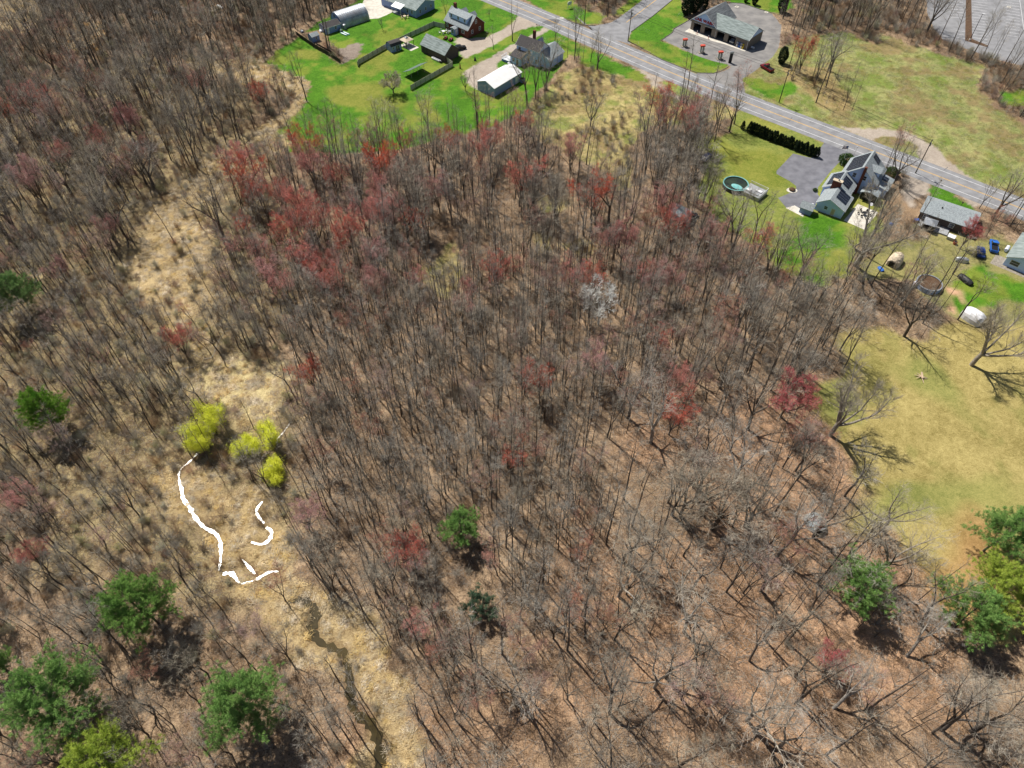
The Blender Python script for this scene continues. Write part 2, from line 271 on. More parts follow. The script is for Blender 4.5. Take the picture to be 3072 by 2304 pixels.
for i in range(26):
    p = ROAD[2 + i % (len(ROAD) - 4)]; q = ROAD[3 + i % (len(ROAD) - 4)]; t = random.random(); a = Vector(p) * (1 - t) + Vector(q) * t; dd = (Vector(q) - Vector(p)).normalized(); nn = Vector((-dd.y, dd.x))
    s = random.uniform(-4, 4)
    strip_mesh([tuple(a + nn * s), tuple(a + nn * (s + random.uniform(1, 3)) + dd * random.uniform(-.6, .6))] if i % 2 else [tuple(a + nn * s), tuple(a + nn * (s + .1) + dd * random.uniform(3, 9))], .12, .029, mb)
o = mb.build('road_cracks', M['seal']); o['kind'] = 'structure'
paved('road_patch', ZB, [(1440, 290), (1560, 250), (1680, 262), (1660, 300), (1560, 330), (1450, 325)], .0275, M['seal'])
side = paved('side_road', K2, [(60, 110), (130, 185), (210, 190), (330, 165), (400, 120), (560, 0), (760, -150), (1000, -150), (780, 0), (640, 115), (475, 235), (450, 300), (480, 330), (240, 260)], .012, M['asphalt'])
mb = MB(); strip_mesh(gp(K2, [(440, 165), (665, -5), (850, -150)]), .2, .018, mb); o = mb.build('side_road_centre_line', M['yline']); o['kind'] = 'structure'
LOT = [(1985, 119), (2017, 98), (2021, 87), (2066, 61), (2120, 36), (2190, 8), (2229, 11), (2269, 24), (2316, 41), (2345, 75), (2338, 140), (2318, 171), (2262, 215), (2228, 236), (2236, 285), (2255, 305), (2120, 245), (2085, 222), (2099, 218), (2140, 221), (2171, 213), (2192, 201), (2182, 193), (2142, 184), (2095, 169), (2046, 147)]
paved('car_wash_lot', FU, LOT, .008, M['lot'])
paved('driveway', K3, [(880, 292), (895, 268), (1000, 300), (1120, 370), (1000, 400), (960, 440), (915, 490), (845, 580), (842, 625), (880, 670), (800, 700), (690, 740), (635, 715), (580, 650), (640, 625), (700, 600), (700, 570), (660, 540), (570, 490), (570, 470), (680, 355), (800, 385), (835, 350)], .008, M['drive'])
paved('concrete_pad', K3, [(630, 716), (690, 700), (760, 740), (745, 775)], .013, M['concrete'])
paved('patio', K3, [(1015, 800), (1110, 690), (1245, 745), (1150, 860)], .012, M['concrete'])
paved('concrete_drive', B2, [(985, 80), (1070, 275), (1230, 265), (1350, 215), (1465, 155), (1350, 70), (1330, -100), (1060, -100), (1010, 20)], .01, M['concrete'])
paved('concrete_apron', B3, [(345, 595), (430, 540), (520, 580), (860, 720), (1510, 950), (1480, 975), (1100, 840), (840, 770), (800, 750)], .013, M['concrete'])
PARK = [(2790, -150), (2780, 0), (2780, 40), (2800, 85), (2830, 120), (2880, 140), (2975, 175), (3072, 200), (3250, 220), (3250, -150)]
paved('car_park', FU, PARK, .008, M['asphalt'])
mb = MB()
def stalls(x0, x1, ys, ye, step, slope):
    y = ys
    while y < ye:
        strip_mesh(gp(K4, [(x0, y), (x1, y + slope)]), .13, .014, mb); y += step * (1 + (y + 60) / 1600)
stalls(1700, 1850, -60, 420, 24, 20); stalls(2030, 2170, -60, 360, 26, 22); stalls(1490, 1610, -60, 190, 24, 10); stalls(1540, 1640, 300, 380, 28, 14)
strip_mesh(gp(K4, [(2170, 0), (2212, 300)]), .13, .014, mb)
o = mb.build('parking_stall_lines', M['wline']); o['kind'] = 'structure'
o = sheet('car_park_island', gp(K4, [(1640, -60), (1630, 400), (1840, 465), (1860, 450), (1700, 385), (1690, -60)]), .02, M['soil']); o['kind'] = 'structure'
# kerbs (real steps)
def kerb(k, pts, closed=False):
    P = gp(k, pts); mbk = MB()
    for a, b in zip(P, P[1:]):
        a = Vector(a); b = Vector(b); d = (b - a).normalized(); n = Vector((-d.y, d.x)) * .11; e = d * .08
        q = [a - n - e, b - n + e, b + n + e, a + n - e]; mbk.prism([(v.x, v.y) for v in q], 'z', 0, .14)
    o = mbk.build('kerb', M['kerb']); o['kind'] = 'structure'
kerb(K2, [(695, 300), (780, 240), (792, 212), (900, 150)]); kerb(K2, [(450, 300), (700, 440), (850, 500), (960, 538), (1080, 541), (1140, 525), (1195, 492)])
kerb(K2, [(0, 148), (60, 172), (130, 187), (210, 191)]); kerb(K2, [(1200, 20), (1300, 26), (1400, 60), (1540, 105)]); kerb(K2, [(475, 235), (640, 115), (780, 0)])

# ---------------------------------------------------------------- stream
STREAMS = [
 (K6, [(615, 530), (560, 590), (500, 640), (492, 700), (508, 760), (518, 820), (560, 880), (598, 945), (650, 1000), (720, 1040), (748, 1100), (752, 1180), (740, 1268)], [.8, .9, .9, 1.0, 1.6, 1.5, 2.2, 2.3, 2.0, 1.8, 1.8, 1.4, .9]),
 (K6, [(765, 1290), (820, 1288), (875, 1345), (960, 1330), (1050, 1280), (1110, 1275)], [1.8, 1.8, 1.2, 1.2, 1.0, .6]), (K6, [(885, 1200), (930, 1250), (965, 1290)], [.6, 1.2, 1.2]),
 (K6, [(1010, 840), (975, 890), (985, 930), (1022, 975)], [.7, 1.2, 1.2, .8]), (K6, [(1035, 1000), (1068, 1030), (1055, 1075), (1005, 1105), (940, 1092)], [1.2, 1.8, 1.7, 1.2, .7]),
 (K6, [(590, 240), (630, 310), (660, 370), (670, 420)], [.5, 1, 1.1, .8]), (K6, [(385, 30), (410, 50), (465, 72)], [1, 1.1, .6]), (K6, [(500, 110), (510, 150)], [1.3, .8]), (K6, [(1190, 340), (1140, 410), (1105, 450), (1095, 530)], [.4, .5, 1, .6]),
 (ZR, [(895, 450), (945, 495)], .7), (ZR, [(930, 520), (915, 570), (940, 620), (935, 700), (945, 800), (1005, 875)], [.4, .5, .5, .6, .8, .7]), (ZR, [(1045, 935), (1062, 985), (1055, 1080)], [.7, 1.1, .9]),
 (ZR, [(1700, 940), (1630, 1010), (1595, 1080), (1565, 1155), (1510, 1170)], .7), (ZR, [(1440, 1230), (1345, 1245), (1330, 1290)], .7), (ZR, [(1590, 780), (1610, 820)], .8),
 (FU, [(862, 1806), (905, 1800), (935, 1820), (948, 1850), (935, 1890), (958, 1925), (1000, 1945), (1036, 1970), (1048, 2030), (1052, 2090), (1068, 2140), (1110, 2170), (1134, 2220), (1142, 2290), (1146, 2380)], [1.2, 1.9, 1.9, 1.9, 1.9, 1.8, 1.7, 1.8, 1.8, 1.7, 1.8, 2.4, 2.6, 2.4, 2.4]),
 (K1, [(240, 605), (300, 600), (345, 595)], [1.2, 1.8, 1]), (K1, [(205, 650), (210, 700), (170, 730)], [1.6, 1.8, 1]), (ZL, [(1190, 335), (1300, 330), (1400, 325)], .8)]
wm = bpy.data.materials.new('stream_water'); wm.use_nodes = True; n = wm.node_tree.nodes; l = wm.node_tree.links; b = n['Principled BSDF']
b.inputs['Base Color'].default_value = lin((96, 84, 52)) + (1,); b.inputs['Roughness'].default_value = .12; b.inputs['Specular IOR Level'].default_value = .6
nr = n.new('ShaderNodeTexNoise'); nr.inputs['Scale'].default_value = .9; mrr = n.new('ShaderNodeMapRange'); mrr.inputs['From Min'].default_value = .4; mrr.inputs['From Max'].default_value = .6; mrr.inputs['To Min'].default_value = .2; mrr.inputs['To Max'].default_value = .3; l.new(nr.outputs['Fac'], mrr.inputs['Value']); l.new(mrr.outputs[0], b.inputs['Roughness']); nw_ = n.new('ShaderNodeTexNoise'); nw_.inputs['Scale'].default_value = 1.3; nw_.inputs['Detail'].default_value = 4; mw_ = n.new('ShaderNodeMapRange'); mw_.inputs['From Min'].default_value = .34; mw_.inputs['From Max'].default_value = .4; mw_.inputs['To Max'].default_value = .6; l.new(nw_.outputs['Fac'], mw_.inputs['Value']); l.new(mw_.outputs[0], b.inputs['Specular IOR Level'])
no = n.new('ShaderNodeTexNoise'); no.inputs['Scale'].default_value = 2.6; no.inputs['Detail'].default_value = 5; bp = n.new('ShaderNodeBump'); bp.inputs['Strength'].default_value = .5; bp.inputs['Distance'].default_value = .035
tc = n.new('ShaderNodeTexCoord'); l.new(tc.outputs['Object'], no.inputs['Vector']); l.new(no.outputs['Fac'], bp.inputs['Height']); l.new(bp.outputs[0], b.inputs['Normal'])
SPTS = []; mb = MB(); mbs = MB()
for k_, pts, ws in STREAMS:
    P = gp(k_, pts); n_ = 5; sp = smooth_path(P, n_); ws = ws if hasattr(ws, '__len__') else [ws] * len(P)
    w_ = [ws[min(i // n_, len(ws) - 1)] * (1 - (i % n_) / n_) + ws[min(i // n_ + 1, len(ws) - 1)] * (i % n_) / n_ for i in range(len(sp))]
    ph = random.random() * 6; w_ = [w * (random.uniform(.26, .56) + .1 * math.sin(i * 1.7 + ph)) * (1.9 if k_ is FU else .9) for i, w in enumerate(w_)]
    r_ = ribbon(sp, w_, .0, None, None); (mbs if k_ is FU else mb).add(r_.v, r_.f); SPTS += [(p[0], p[1], w) for p, w in zip(sp, w_)]
SP = np.array(SPTS)
sm = mat('still_brown_water', (70, 60, 34), .07, (50, 44, 26), .3, spec=.4); w2_ = mbs.build('stream_channel', sm); w2_['kind'] = 'structure'; w2_.location.z = .03
water = mb.build('stream', wm); water['kind'] = 'structure'; water.location.z = .03

# ---------------------------------------------------------------- ground sheet
def ax_(a, b, step, far):
    core = np.arange(a, b + .01, step); out = []; d = step; v = b
    while v < far: d *= 1.35; v += d; out.append(v)
    out2 = []; d = step; v = a
    while v > -far: d *= 1.35; v -= d; out2.append(v)
    return np.concatenate([np.array(out2[::-1]), core, np.array(out)])
gx = ax_(-225, 225, .85, 3500); gy = ax_(15, 335, .85, 3500)
X, Y = np.meshgrid(gx, gy); x = X.ravel(); y = Y.ravel()
def zcols(x, y):
    A = np.tile(np.array(lin(ZC_['forest'][0])), (len(x), 1)); B = np.tile(np.array(lin(ZC_['forest'][1])), (len(x), 1)); rough = np.ones(len(x))
    for kind, w in zmasks(x, y):
        a, b_ = ZC_[kind]; w1 = w[:, None]; A = A * (1 - w1) + np.array(lin(a)) * w1; B = B * (1 - w1) + np.array(lin(b_)) * w1
        rough = rough * (1 - w) + w * (1.0 if kind in ROUGHLAND else 0.0)
        if kind in ('lawn', 'lawn2', 'field', 'yellowlawn', 'meadow'):   # worn, yellowed and weedy areas
            n_ = vnoise(x, y, 9, 31) * .5 + vnoise(x, y, 3.3, 32) * .33 + vnoise(x, y, 1.4, 33) * .17
            if kind in ('lawn', 'lawn2'): m = np.clip((n_ - .53) * 3.5, 0, .45)[:, None] * w1; c = np.array(lin((158, 152, 70)))
            elif kind == 'yellowlawn': m = np.clip((n_ - .54) * 4, 0, .35)[:, None] * w1; c = np.array(lin((112, 122, 56)))
            else: m = np.clip((n_ - .5) * 5, 0, .7)[:, None] * w1; c = np.array(lin((140, 116, 84)))
            A = A * (1 - m) + c * m; B = B * (1 - m) + c * .6 * m
            if kind in ('field', 'meadow'): m = np.clip((.42 - n_) * 6, 0, .7)[:, None] * w1; c = np.array(lin((112, 134, 52))); A = A * (1 - m) + c * m; B = B * (1 - m) + c * .6 * m
    return A, B, rough
A, B, rough = zcols(x, y)
near = np.full(len(x), 1e9)
core = (np.abs(x) < 230) & (y > 0) & (y < 340)
for px_, py_, w_ in SPTS[::2]:
    s = core & (np.abs(x - px_) < 6) & (np.abs(y - py_) < 6)
    near[s] = np.minimum(near[s], np.hypot(x[s] - px_, y[s] - py_) - w_ / 2)
for P in PAVED[:]:
    lo = P.min(0) - 3; hi = P.max(0) + 3; s = core & (x > lo[0]) & (x < hi[0]) & (y > lo[1]) & (y < hi[1])
    if s.any(): rough[s] *= 1 - np.clip(sdist(P, x[s], y[s]) / 2.5 + 1, 0, 1)
hz = (vnoise(x, y, 9, 1) * .7 + vnoise(x, y, 3, 2) * .35 + vnoise(x, y, 1.3, 4) * .22 - .25) * .55 * rough * core
hz *= np.clip(near / 3, 0, 1); hz = np.where(near < .6, -.06, hz)
dk = np.clip(1 - near / 1.1, 0, 1)[:, None] * .55
mud = np.array(lin((110, 88, 62))); A = A * (1 - dk) + mud * dk; B = B * (1 - dk) + mud * .7 * dk
me = bpy.data.meshes.new('ground'); nx, ny = len(gx), len(gy)
me.vertices.add(nx * ny); me.vertices.foreach_set('co', np.stack([x, y, hz], 1).ravel())
i0 = (np.arange(ny - 1)[:, None] * nx + np.arange(nx - 1)[None, :]).ravel(); q = np.stack([i0, i0 + 1, i0 + 1 + nx, i0 + nx], 1)
me.loops.add(q.size); me.loops.foreach_set('vertex_index', q.ravel()); me.polygons.add(len(q)); me.polygons.foreach_set('loop_start', np.arange(len(q)) * 4); me.polygons.foreach_set('loop_total', np.full(len(q), 4))
me.update(); me.validate(); me.polygons.foreach_set('use_smooth', np.ones(len(q), bool))
for nm, D in (('toneA', A), ('toneB', B)):
    at = me.color_attributes.new(nm, 'FLOAT_COLOR', 'POINT'); at.data.foreach_set('color', np.concatenate([D, np.ones((len(D), 1))], 1).astype(np.float32).ravel())
gm = bpy.data.materials.new('ground_cover'); gm.use_nodes = True; n = gm.node_tree.nodes; l = gm.node_tree.links; b = n['Principled BSDF']; b.inputs['Roughness'].default_value = .95; b.inputs['Specular IOR Level'].default_value = .15
tc = n.new('ShaderNodeTexCoord')
def nz(scale, det, dist=0, mapping=None, rough_=.6):
    t = n.new('ShaderNodeTexNoise'); t.inputs['Scale'].default_value = scale; t.inputs['Detail'].default_value = det; t.inputs['Distortion'].default_value = dist; t.inputs['Roughness'].default_value = rough_
    src = tc.outputs['Object']
    if mapping: mp = n.new('ShaderNodeMapping'); mp.inputs['Scale'].default_value = mapping; mp.inputs['Rotation'].default_value = (0, 0, .6); l.new(src, mp.inputs[0]); src = mp.outputs[0]
    l.new(src, t.inputs['Vector']); return t.outputs['Fac']
def mth(op, a, b_):
    t = n.new('ShaderNodeMath'); t.operation = op
    for i, v in enumerate((a, b_)):
        if isinstance(v, (int, float)): t.inputs[i].default_value = v
        else: l.new(v, t.inputs[i])
    return t.outputs[0]
big = nz(.09, 5, .6); mid = nz(.7, 5, .8); fine = nz(3.2, 5, 1.2, rough_=.85); fib = nz(2.6, 3, 1.5, (1, 3.2, 1))
fac = mth('ADD', mth('ADD', mth('MULTIPLY', big, .7), mth('MULTIPLY', mid, .6)), mth('ADD', mth('MULTIPLY', fine, 1.3), mth('MULTIPLY', fib, .9)))
mr = n.new('ShaderNodeMapRange'); mr.inputs['From Min'].default_value = 1.5; mr.inputs['From Max'].default_value = 2.0; l.new(fac, mr.inputs['Value'])
aA = n.new('ShaderNodeAttribute'); aA.attribute_name = 'toneA'; aB = n.new('ShaderNodeAttribute'); aB.attribute_name = 'toneB'
mx = n.new('ShaderNodeMix'); mx.data_type = 'RGBA'; l.new(mr.outputs[0], mx.inputs[0]); l.new(aA.outputs['Color'], mx.inputs[6]); l.new(aB.outputs['Color'], mx.inputs[7])
l.new(mx.outputs[2], b.inputs['Base Color'])
bp = n.new('ShaderNodeBump'); bp.inputs['Strength'].default_value = .7; bp.inputs['Distance'].default_value = .25; l.new(mth('ADD', fine, mth('MULTIPLY', mid, .8)), bp.inputs['Height']); l.new(bp.outputs[0], b.inputs['Normal'])
me.materials.append(gm); ground = bpy.data.objects.new('ground', me); C.objects.link(ground); ground['kind'] = 'structure'
def gz(xx, yy):   # ground height lookup
    i = np.clip(np.searchsorted(gx, xx) - 1, 0, nx - 2); j = np.clip(np.searchsorted(gy, yy) - 1, 0, ny - 2)
    return np.minimum(hz[j * nx + i], hz[(j + 1) * nx + i + 1])
# ================================================================ BUILDINGS AND YARD THINGS
KEEP = []   # circles kept free of trees (centre, radius)
def frame(k, A, B, Cc):
    a = Vector(G(*k(*A))); b = Vector(G(*k(*B))); c = Vector(G(*k(*Cc))); L = (a - b).length; u = (a - b) / L; v = Vector((-u.y, u.x)); Wd = (c - a).dot(v); ang = math.atan2(u.y, u.x)
    m = b + u * L / 2 + v * Wd / 2; KEEP.append(((m.x, m.y), math.hypot(L, Wd) / 2 + .5))
    PAVED.append(np.array([tuple(b - u - v), tuple(a + u - v), tuple(a + u + v * (Wd + 1)), tuple(b - u + v * (Wd + 1))]))
    return b, ang, L, Wd
def spot(k, *p): return G(*k(*p))
def gable_prof(w0, w1, ze, zr, ridge=None):
    r = (w0 + w1) / 2 if ridge is None else ridge; return [(w0, -.05), (w1, -.05), (w1, ze), (r, zr), (w0, ze)]
def roof_prof(w0, w1, ze, zr, o=.35, th=.14, ridge=None, lift=.03):
    r = (w0 + w1) / 2 if ridge is None else ridge; s0 = (zr - ze) / (r - w0); s1 = (zr - ze) / (w1 - r); z = lift
    return [(w0 - o, ze - o * s0 + z), (r, zr + z), (w1 + o, ze - o * s1 + z), (w1 + o, ze - o * s1 + z + th), (r, zr + z + th), (w0 - o, ze - o * s0 + z + th)]
def gable(parent, axis, a0, a1, w0, w1, ze, zr, wm_, rm_, over=.35, go=.3, ridge=None, wname='wall', rname='roof', trim=True, th=.14):
    w = MB().prism(gable_prof(w0, w1, ze, zr, ridge), axis, a0, a1).build(wname, wm_, parent)
    r = MB().prism(roof_prof(w0, w1, ze, zr, over, th, ridge), axis, a0 - go, a1 + go).build(rname, rm_, parent)
    if trim:
        mb = MB(); rp = roof_prof(w0, w1, ze, zr, over + .02, .16, ridge, .012)
        for e0, e1 in ((a0 - go - .03, a0 - go - .002), (a1 + go + .002, a1 + go + .03)): mb.prism(rp, axis, e0, e1)
        for wv, z in ((w0 - over - .05, rp[0][1]), (w1 + over + .025, rp[2][1])):
            (mb.box(a0 - go, a1 + go, wv, wv + .024, z - .05, z + .13) if axis == 'x' else mb.box(wv, wv + .024, a0 - go, a1 + go, z - .05, z + .13))
        mb.build('roof_trim', M['trim'], r)
    return w, r
def opening(parent, face, pos, c, z, w, h, name='window', m=None, fm=None, frame_w=.09):
    """face: 'y-','y+','x-','x+' ; pos: plane coordinate ; c: centre along the face"""
    s = -1 if face[1] == '-' else 1; fm = fm or M['trim']; m = m or M['glass']
    def bx(mb, a0, a1, z0, z1, d0, d1):
        p = sorted((pos + s * d0, pos + s * d1)); return mb.box(a0, a1, p[0], p[1], z0, z1) if face[0] == 'y' else mb.box(p[0], p[1], a0, a1, z0, z1)
    mb = MB(); f = frame_w
    for a0, a1, z0, z1 in ((c - w / 2 - f, c - w / 2, z - f, z + h + f), (c + w / 2, c + w / 2 + f, z - f, z + h + f), (c - w / 2, c + w / 2, z - f, z), (c - w / 2, c + w / 2, z + h, z + h + f)): bx(mb, a0, a1, z0, z1, -.02, .07)
    if name == 'window': bx(mb, c - w / 2, c + w / 2, z + h * .5 - .03, z + h * .5 + .03, .035, .06)
    fr = mb.build(name, fm, parent); g = MB(); bx(g, c - w / 2, c + w / 2, z, z + h, -.01, .03); g.build('pane' if m is M['glass'] else 'door_leaf', m, fr); return fr
def bld(name, label, cat, fr_): b, ang, L, Wd = fr_; return thing(name, label, cat, (b.x, b.y, 0), ang), L, Wd

# --- car wash
t, L, Wd = bld('car_wash', 'four-bay concrete block car wash with CAR WASH lettering on its pale blue gable', 'car wash', frame(B3, (1510, 945), (445, 550), (1810, 780)))
XL = 10.7   # gabled left section width
wall = MB(); wall.box(0, .25, .0, Wd + 3, 0, 3.6); wall.box(L - .25, L, 0, Wd, 0, 3.5); wall.box(.25, L - .25, Wd - .25, Wd, 0, 3.5); wall.box(.25, XL, Wd + 2.75, Wd + 3, 0, 3.6)
BAY = [(1.2, 4.3), (6.0, 9.1), (11.4, 14.5), (16.2, 19.3)]; xs_ = [0] + [v for b_ in BAY for v in b_] + [L]
for a0, a1 in zip(xs_[::2], xs_[1::2]): wall.box(a0 + (.25 if a0 == 0 else 0), a1 - (.25 if a1 == L else 0), 0, .35, 0, 3.45)
wall.box(.25, L - .25, .01, .34, 2.9, 3.6)
for x_ in (5.15, 10.3, 15.35, 19.6): wall.box(x_ - .1, x_ + .1, .35, Wd - .25, 0, 3.4)
wall.build('wall', M['block'], t)
g_ = MB().prism([(.05, 3.62), (XL, 3.62), (XL / 2, 7.3)], 'y', .02, .3).build('gable_front', M['whitesid'], t)
MB().prism(roof_prof(0, XL, 3.6, 7.4, .45, .16), 'y', -.4, Wd + 3.3).build('roof', M['shingle_k'], t)
rp = roof_prof(0, XL, 3.6, 7.4, .48, .18, None, .015); MB().prism(rp, 'y', -.45, -.402).build('roof_trim', M['trim'], t)
rr_ = MB().prism(roof_prof(0, Wd, 3.5, 6.3, .4, .16), 'x', XL / 2 + 1.2, L + .4).build('lower_roof', M['shingle_g'], t)
rp = roof_prof(0, Wd, 3.5, 6.3, .43, .18, None, .015); MB().prism(rp, 'x', L + .402, L + .44).build('roof_trim', M['trim'], rr_)
MB().prism([(.05, 3.52), (Wd - .05, 3.52), (Wd / 2, 6.2)], 'x', L - .3, L - .02).build('gable_side', M['whitesid'], t)
for x_, w_ in ((19.55, .1), (10.9, .1)): MB().cyl((x_ + (L - 19.6 if x_ > 19 else 0) - .0, -.08, 0), (x_ + (L - 19.6 if x_ > 19 else 0), -.08, 3.4), .06).build('downspout', M['trim'], t)
for b_ in BAY: box('door_header', M['trim'], t, b_[0] - .1, b_[1] + .1, -.06, -.002, 2.85, 2.95)
for i, (x_, c_) in enumerate(((20.5, 'white'), (21.4, 'blue'), (22.2, 'white'), (22.9, 'yellow'))):
    mb = MB().box(x_ - .28, x_ + .28, -.5, -.05, 0, 1.7).box(x_ - .2, x_ + .2, -.55, -.502, .9, 1.45, 1); mb.build('vending_box', [M[c_], M['glass']], t)
def letters(txt, size, ext, m, parent, loc, rot, name='lettering', sx=1):
    cu = bpy.data.curves.new(name, 'FONT'); cu.body = txt; cu.size = size; cu.extrude = ext; cu.align_x = 'CENTER'; cu.offset = .055; cu.space_character = 1.14
    ob = bpy.data.objects.new(name, cu); C.objects.link(ob); dg = bpy.context.evaluated_depsgraph_get(); me_ = bpy.data.meshes.new_from_object(ob.evaluated_get(dg)); bpy.data.objects.remove(ob)
    me_.materials.clear(); me_.materials.append(m); o = bpy.data.objects.new(name, me_); C.objects.link(o); o.parent = parent; o.location = loc; o.rotation_euler = rot; o.scale = (sx, 1, 1); return o
letters('CAR WASH', 1.32, .08, M['redl'], t, (XL / 2 - .1, -.08, 4.0), (R(90), 0, 0), sx=1.12)
# vacuum stations
def vacuum(label, p, ang):
    v = thing('vacuum_station', label, 'vacuum station', (p[0], p[1], 0), ang, 'vacuum stations beside the car wash lot'); v.scale = (1.15, 1.25, 1.15)
    box('plinth', M['stone'], v, -1.0, 1.0, -.6, .6, 0, .18)
    for x_ in (-.38, .38): MB().cyl((x_, 0, .18), (x_, 0, 2.0), .3, .25, 10).build('vacuum_tank', M['metal'], v)
    MB().prism([(-.75, -.32), (-.55, -.45), (.55, -.45), (.75, -.32), (.75, .32), (.55, .45), (-.55, .45), (-.75, .32)], 'z', 2.0, 2.42).build('canopy', M['redp'], v)
    MB().cyl((.6, -.1, 1.6), (.95, -.3, .3), .05, .05, 6).build('hose', M['white'], v); return v
wa = frame(B3, (1510, 945), (445, 550), (1810, 780))[1]
for p_, lb in (((330, 880), 'red-topped vacuum station furthest left beside the car wash lawn'), ((660, 1000), 'red-topped vacuum station in the middle of the three'), ((1000, 1120), 'red-topped vacuum station next to the dark pylon')): vacuum(lb, G(*B3(*p_)), wa + .9)
v = thing('pylon_sign', 'dark upright pylon with a pale top and an arm at the car wash entrance', 'sign', (*G(*B3(1195, 1190)), 0), wa + .9)
box('post', M['black'], v, -.55, .55, -.14, .14, 0, 3.3); box('head', M['metal'], v, -.65, .65, -.2, .2, 3.3, 3.9); box('arm', M['metal'], v, -2.1, -.65, -.05, .05, 3.5, 3.6)
for i, p_ in enumerate(((572, 650), (785, 740))):
    v = thing('bollard', ['red and white bollard before the left bay pier of the car wash', 'red and white bollard before the middle pier of the car wash'][i], 'bollard', (*G(*B3(*p_)), 0)); MB().cyl((0, 0, 0), (0, 0, 1.0), .12).build('post', M['redp'], v); MB().cyl((0, 0, 1.0), (0, 0, 1.25), .12).build('cap', M['white'], v)
v = thing('utility_box', 'white tank lying in the shadow at the car wash end wall', 'tank', (*G(*B3(1625, 925)), 0), wa); MB().cyl((-.6, 0, .5), (.6, 0, .5), .35).build('tank_body', M['white'], v); box('foot', M['metal'], v, -.4, .4, -.2, .2, 0, .2)
# --- brick house
t, L, Wd = bld('brick_house', 'brick house with a grey gable roof and a long white dormer tinted shade-blue', 'house', frame(B1, (685, 425), (380, 290), (895, 320)))
gable(t, 'x', 0, L, 0, Wd, 3.2, 6.8, M['brick'], M['shingle'])
d_ = MB().prism([(1.2, 3.9), (4.2, 6.4), (1.2, 6.0)], 'x', 1.3, L - 1.6).build('dormer', M['whitesid'], t)
MB().prism([(.95, 6.0), (4.35, 6.78), (4.35, 6.9), (.95, 6.12)], 'x', 1.0, L - 1.3).build('dormer_roof', M['shingle'], d_)
for x_ in (2.6, 6.2, 9.6): opening(d_, 'y-', 1.2, x_, 4.7, .75, 1.0)
for x_ in (3.6, 8.2):
    d2 = MB().prism([(x_ - 1, 3.8), (x_ + 1, 3.8), (x_ + 1, 5.4), (x_, 6.3), (x_ - 1, 5.4)], 'y', 5.2, 7.8).build('gable_dormer', M['graysid'], t); MB().prism(roof_prof(x_ - 1, x_ + 1, 5.4, 6.3, .25, .1), 'y', 5.1, 8.0).build('dormer_roof', M['shingle'], d2)
for c_, z_ in ((2.2, 1.2), (6.2, 1.2), (4.3, 4.2)): opening(t, 'x+', L, c_, z_, .8, 1.2)
opening(t, 'y-', 0, 1.2, 1.1, .9, 1.2); opening(t, 'y-', 0, 9.6, 1.2, 1.4, 1.0)
box('chimney', M['brick'], t, 1.0, 2.0, 4.0, 4.9, 5.8, 8.4)
p_ = MB().box(5.2, 7.2, -2.0, -.02, 0, 2.4).build('porch', M['graysid'], t); MB().prism([(5.0, 2.4), (7.4, 2.4), (7.4, 2.55), (6.2, 2.95), (5.0, 2.55)], 'y', -2.25, -.02).build('porch_roof', M['shingle'], p_); opening(p_, 'x+', 7.2, -1.0, .1, .9, 2.0, 'door', M['trim']); opening(p_, 'y-', -2.0, 6.2, .9, 1.0, 1.1)
def lp(t_, x_, y_): m_ = Matrix.Rotation(t_.rotation_euler[2], 3, 'Z') @ Vector((x_, y_, 0)); return (t_.location[0] + m_[0], t_.location[1] + m_[1], 0)
BH = t
# garden clutter by the brick house
def patio_set(name, label, loc, ang, m, n=4, r=1.3, umbrella=None):
    v = thing(name, label, 'patio set', loc, ang); mb = MB().cyl((0, 0, .7), (0, 0, .76), .65, .65, 14).cyl((0, 0, 0), (0, 0, .7), .07, .05, 6); mb.build('table', m, v)
    for i in range(n):
        a = i * 6.283 / n + .4; x_, y_ = math.cos(a) * r, math.sin(a) * r; c_ = MB().box(-.26, .26, -.26, .26, .4, .46).box(-.26, .26, .22, .27, .46, .95).box(-.25, -.2, -.25, -.2, 0, .4).box(.2, .25, -.25, -.2, 0, .4).box(-.25, -.2, .2, .25, 0, .4).box(.2, .25, .2, .25, 0, .4).build('chair', m, v); c_.location = (x_, y_, 0); c_.rotation_euler = (0, 0, a - R(90))
    if umbrella: MB().cyl((0, 0, .7), (0, 0, 2.2), .04).build('umbrella_pole', m, v); MB().cyl((0, 0, 1.95), (0, 0, 2.5), 1.5, .05, 10).build('umbrella', umbrella, v)
    return v
patio_set('patio_set', 'white patio furniture beside the porch of the brick house', lp(t, 2.2, -3.0), t.rotation_euler[2], M['white'], 5, 1.5)
patio_set('patio_set', 'pale grey patio furniture at the far left of the brick house porch', lp(t, 3.9, -1.4), t.rotation_euler[2] + .3, M['metal'], 3, 1.1)
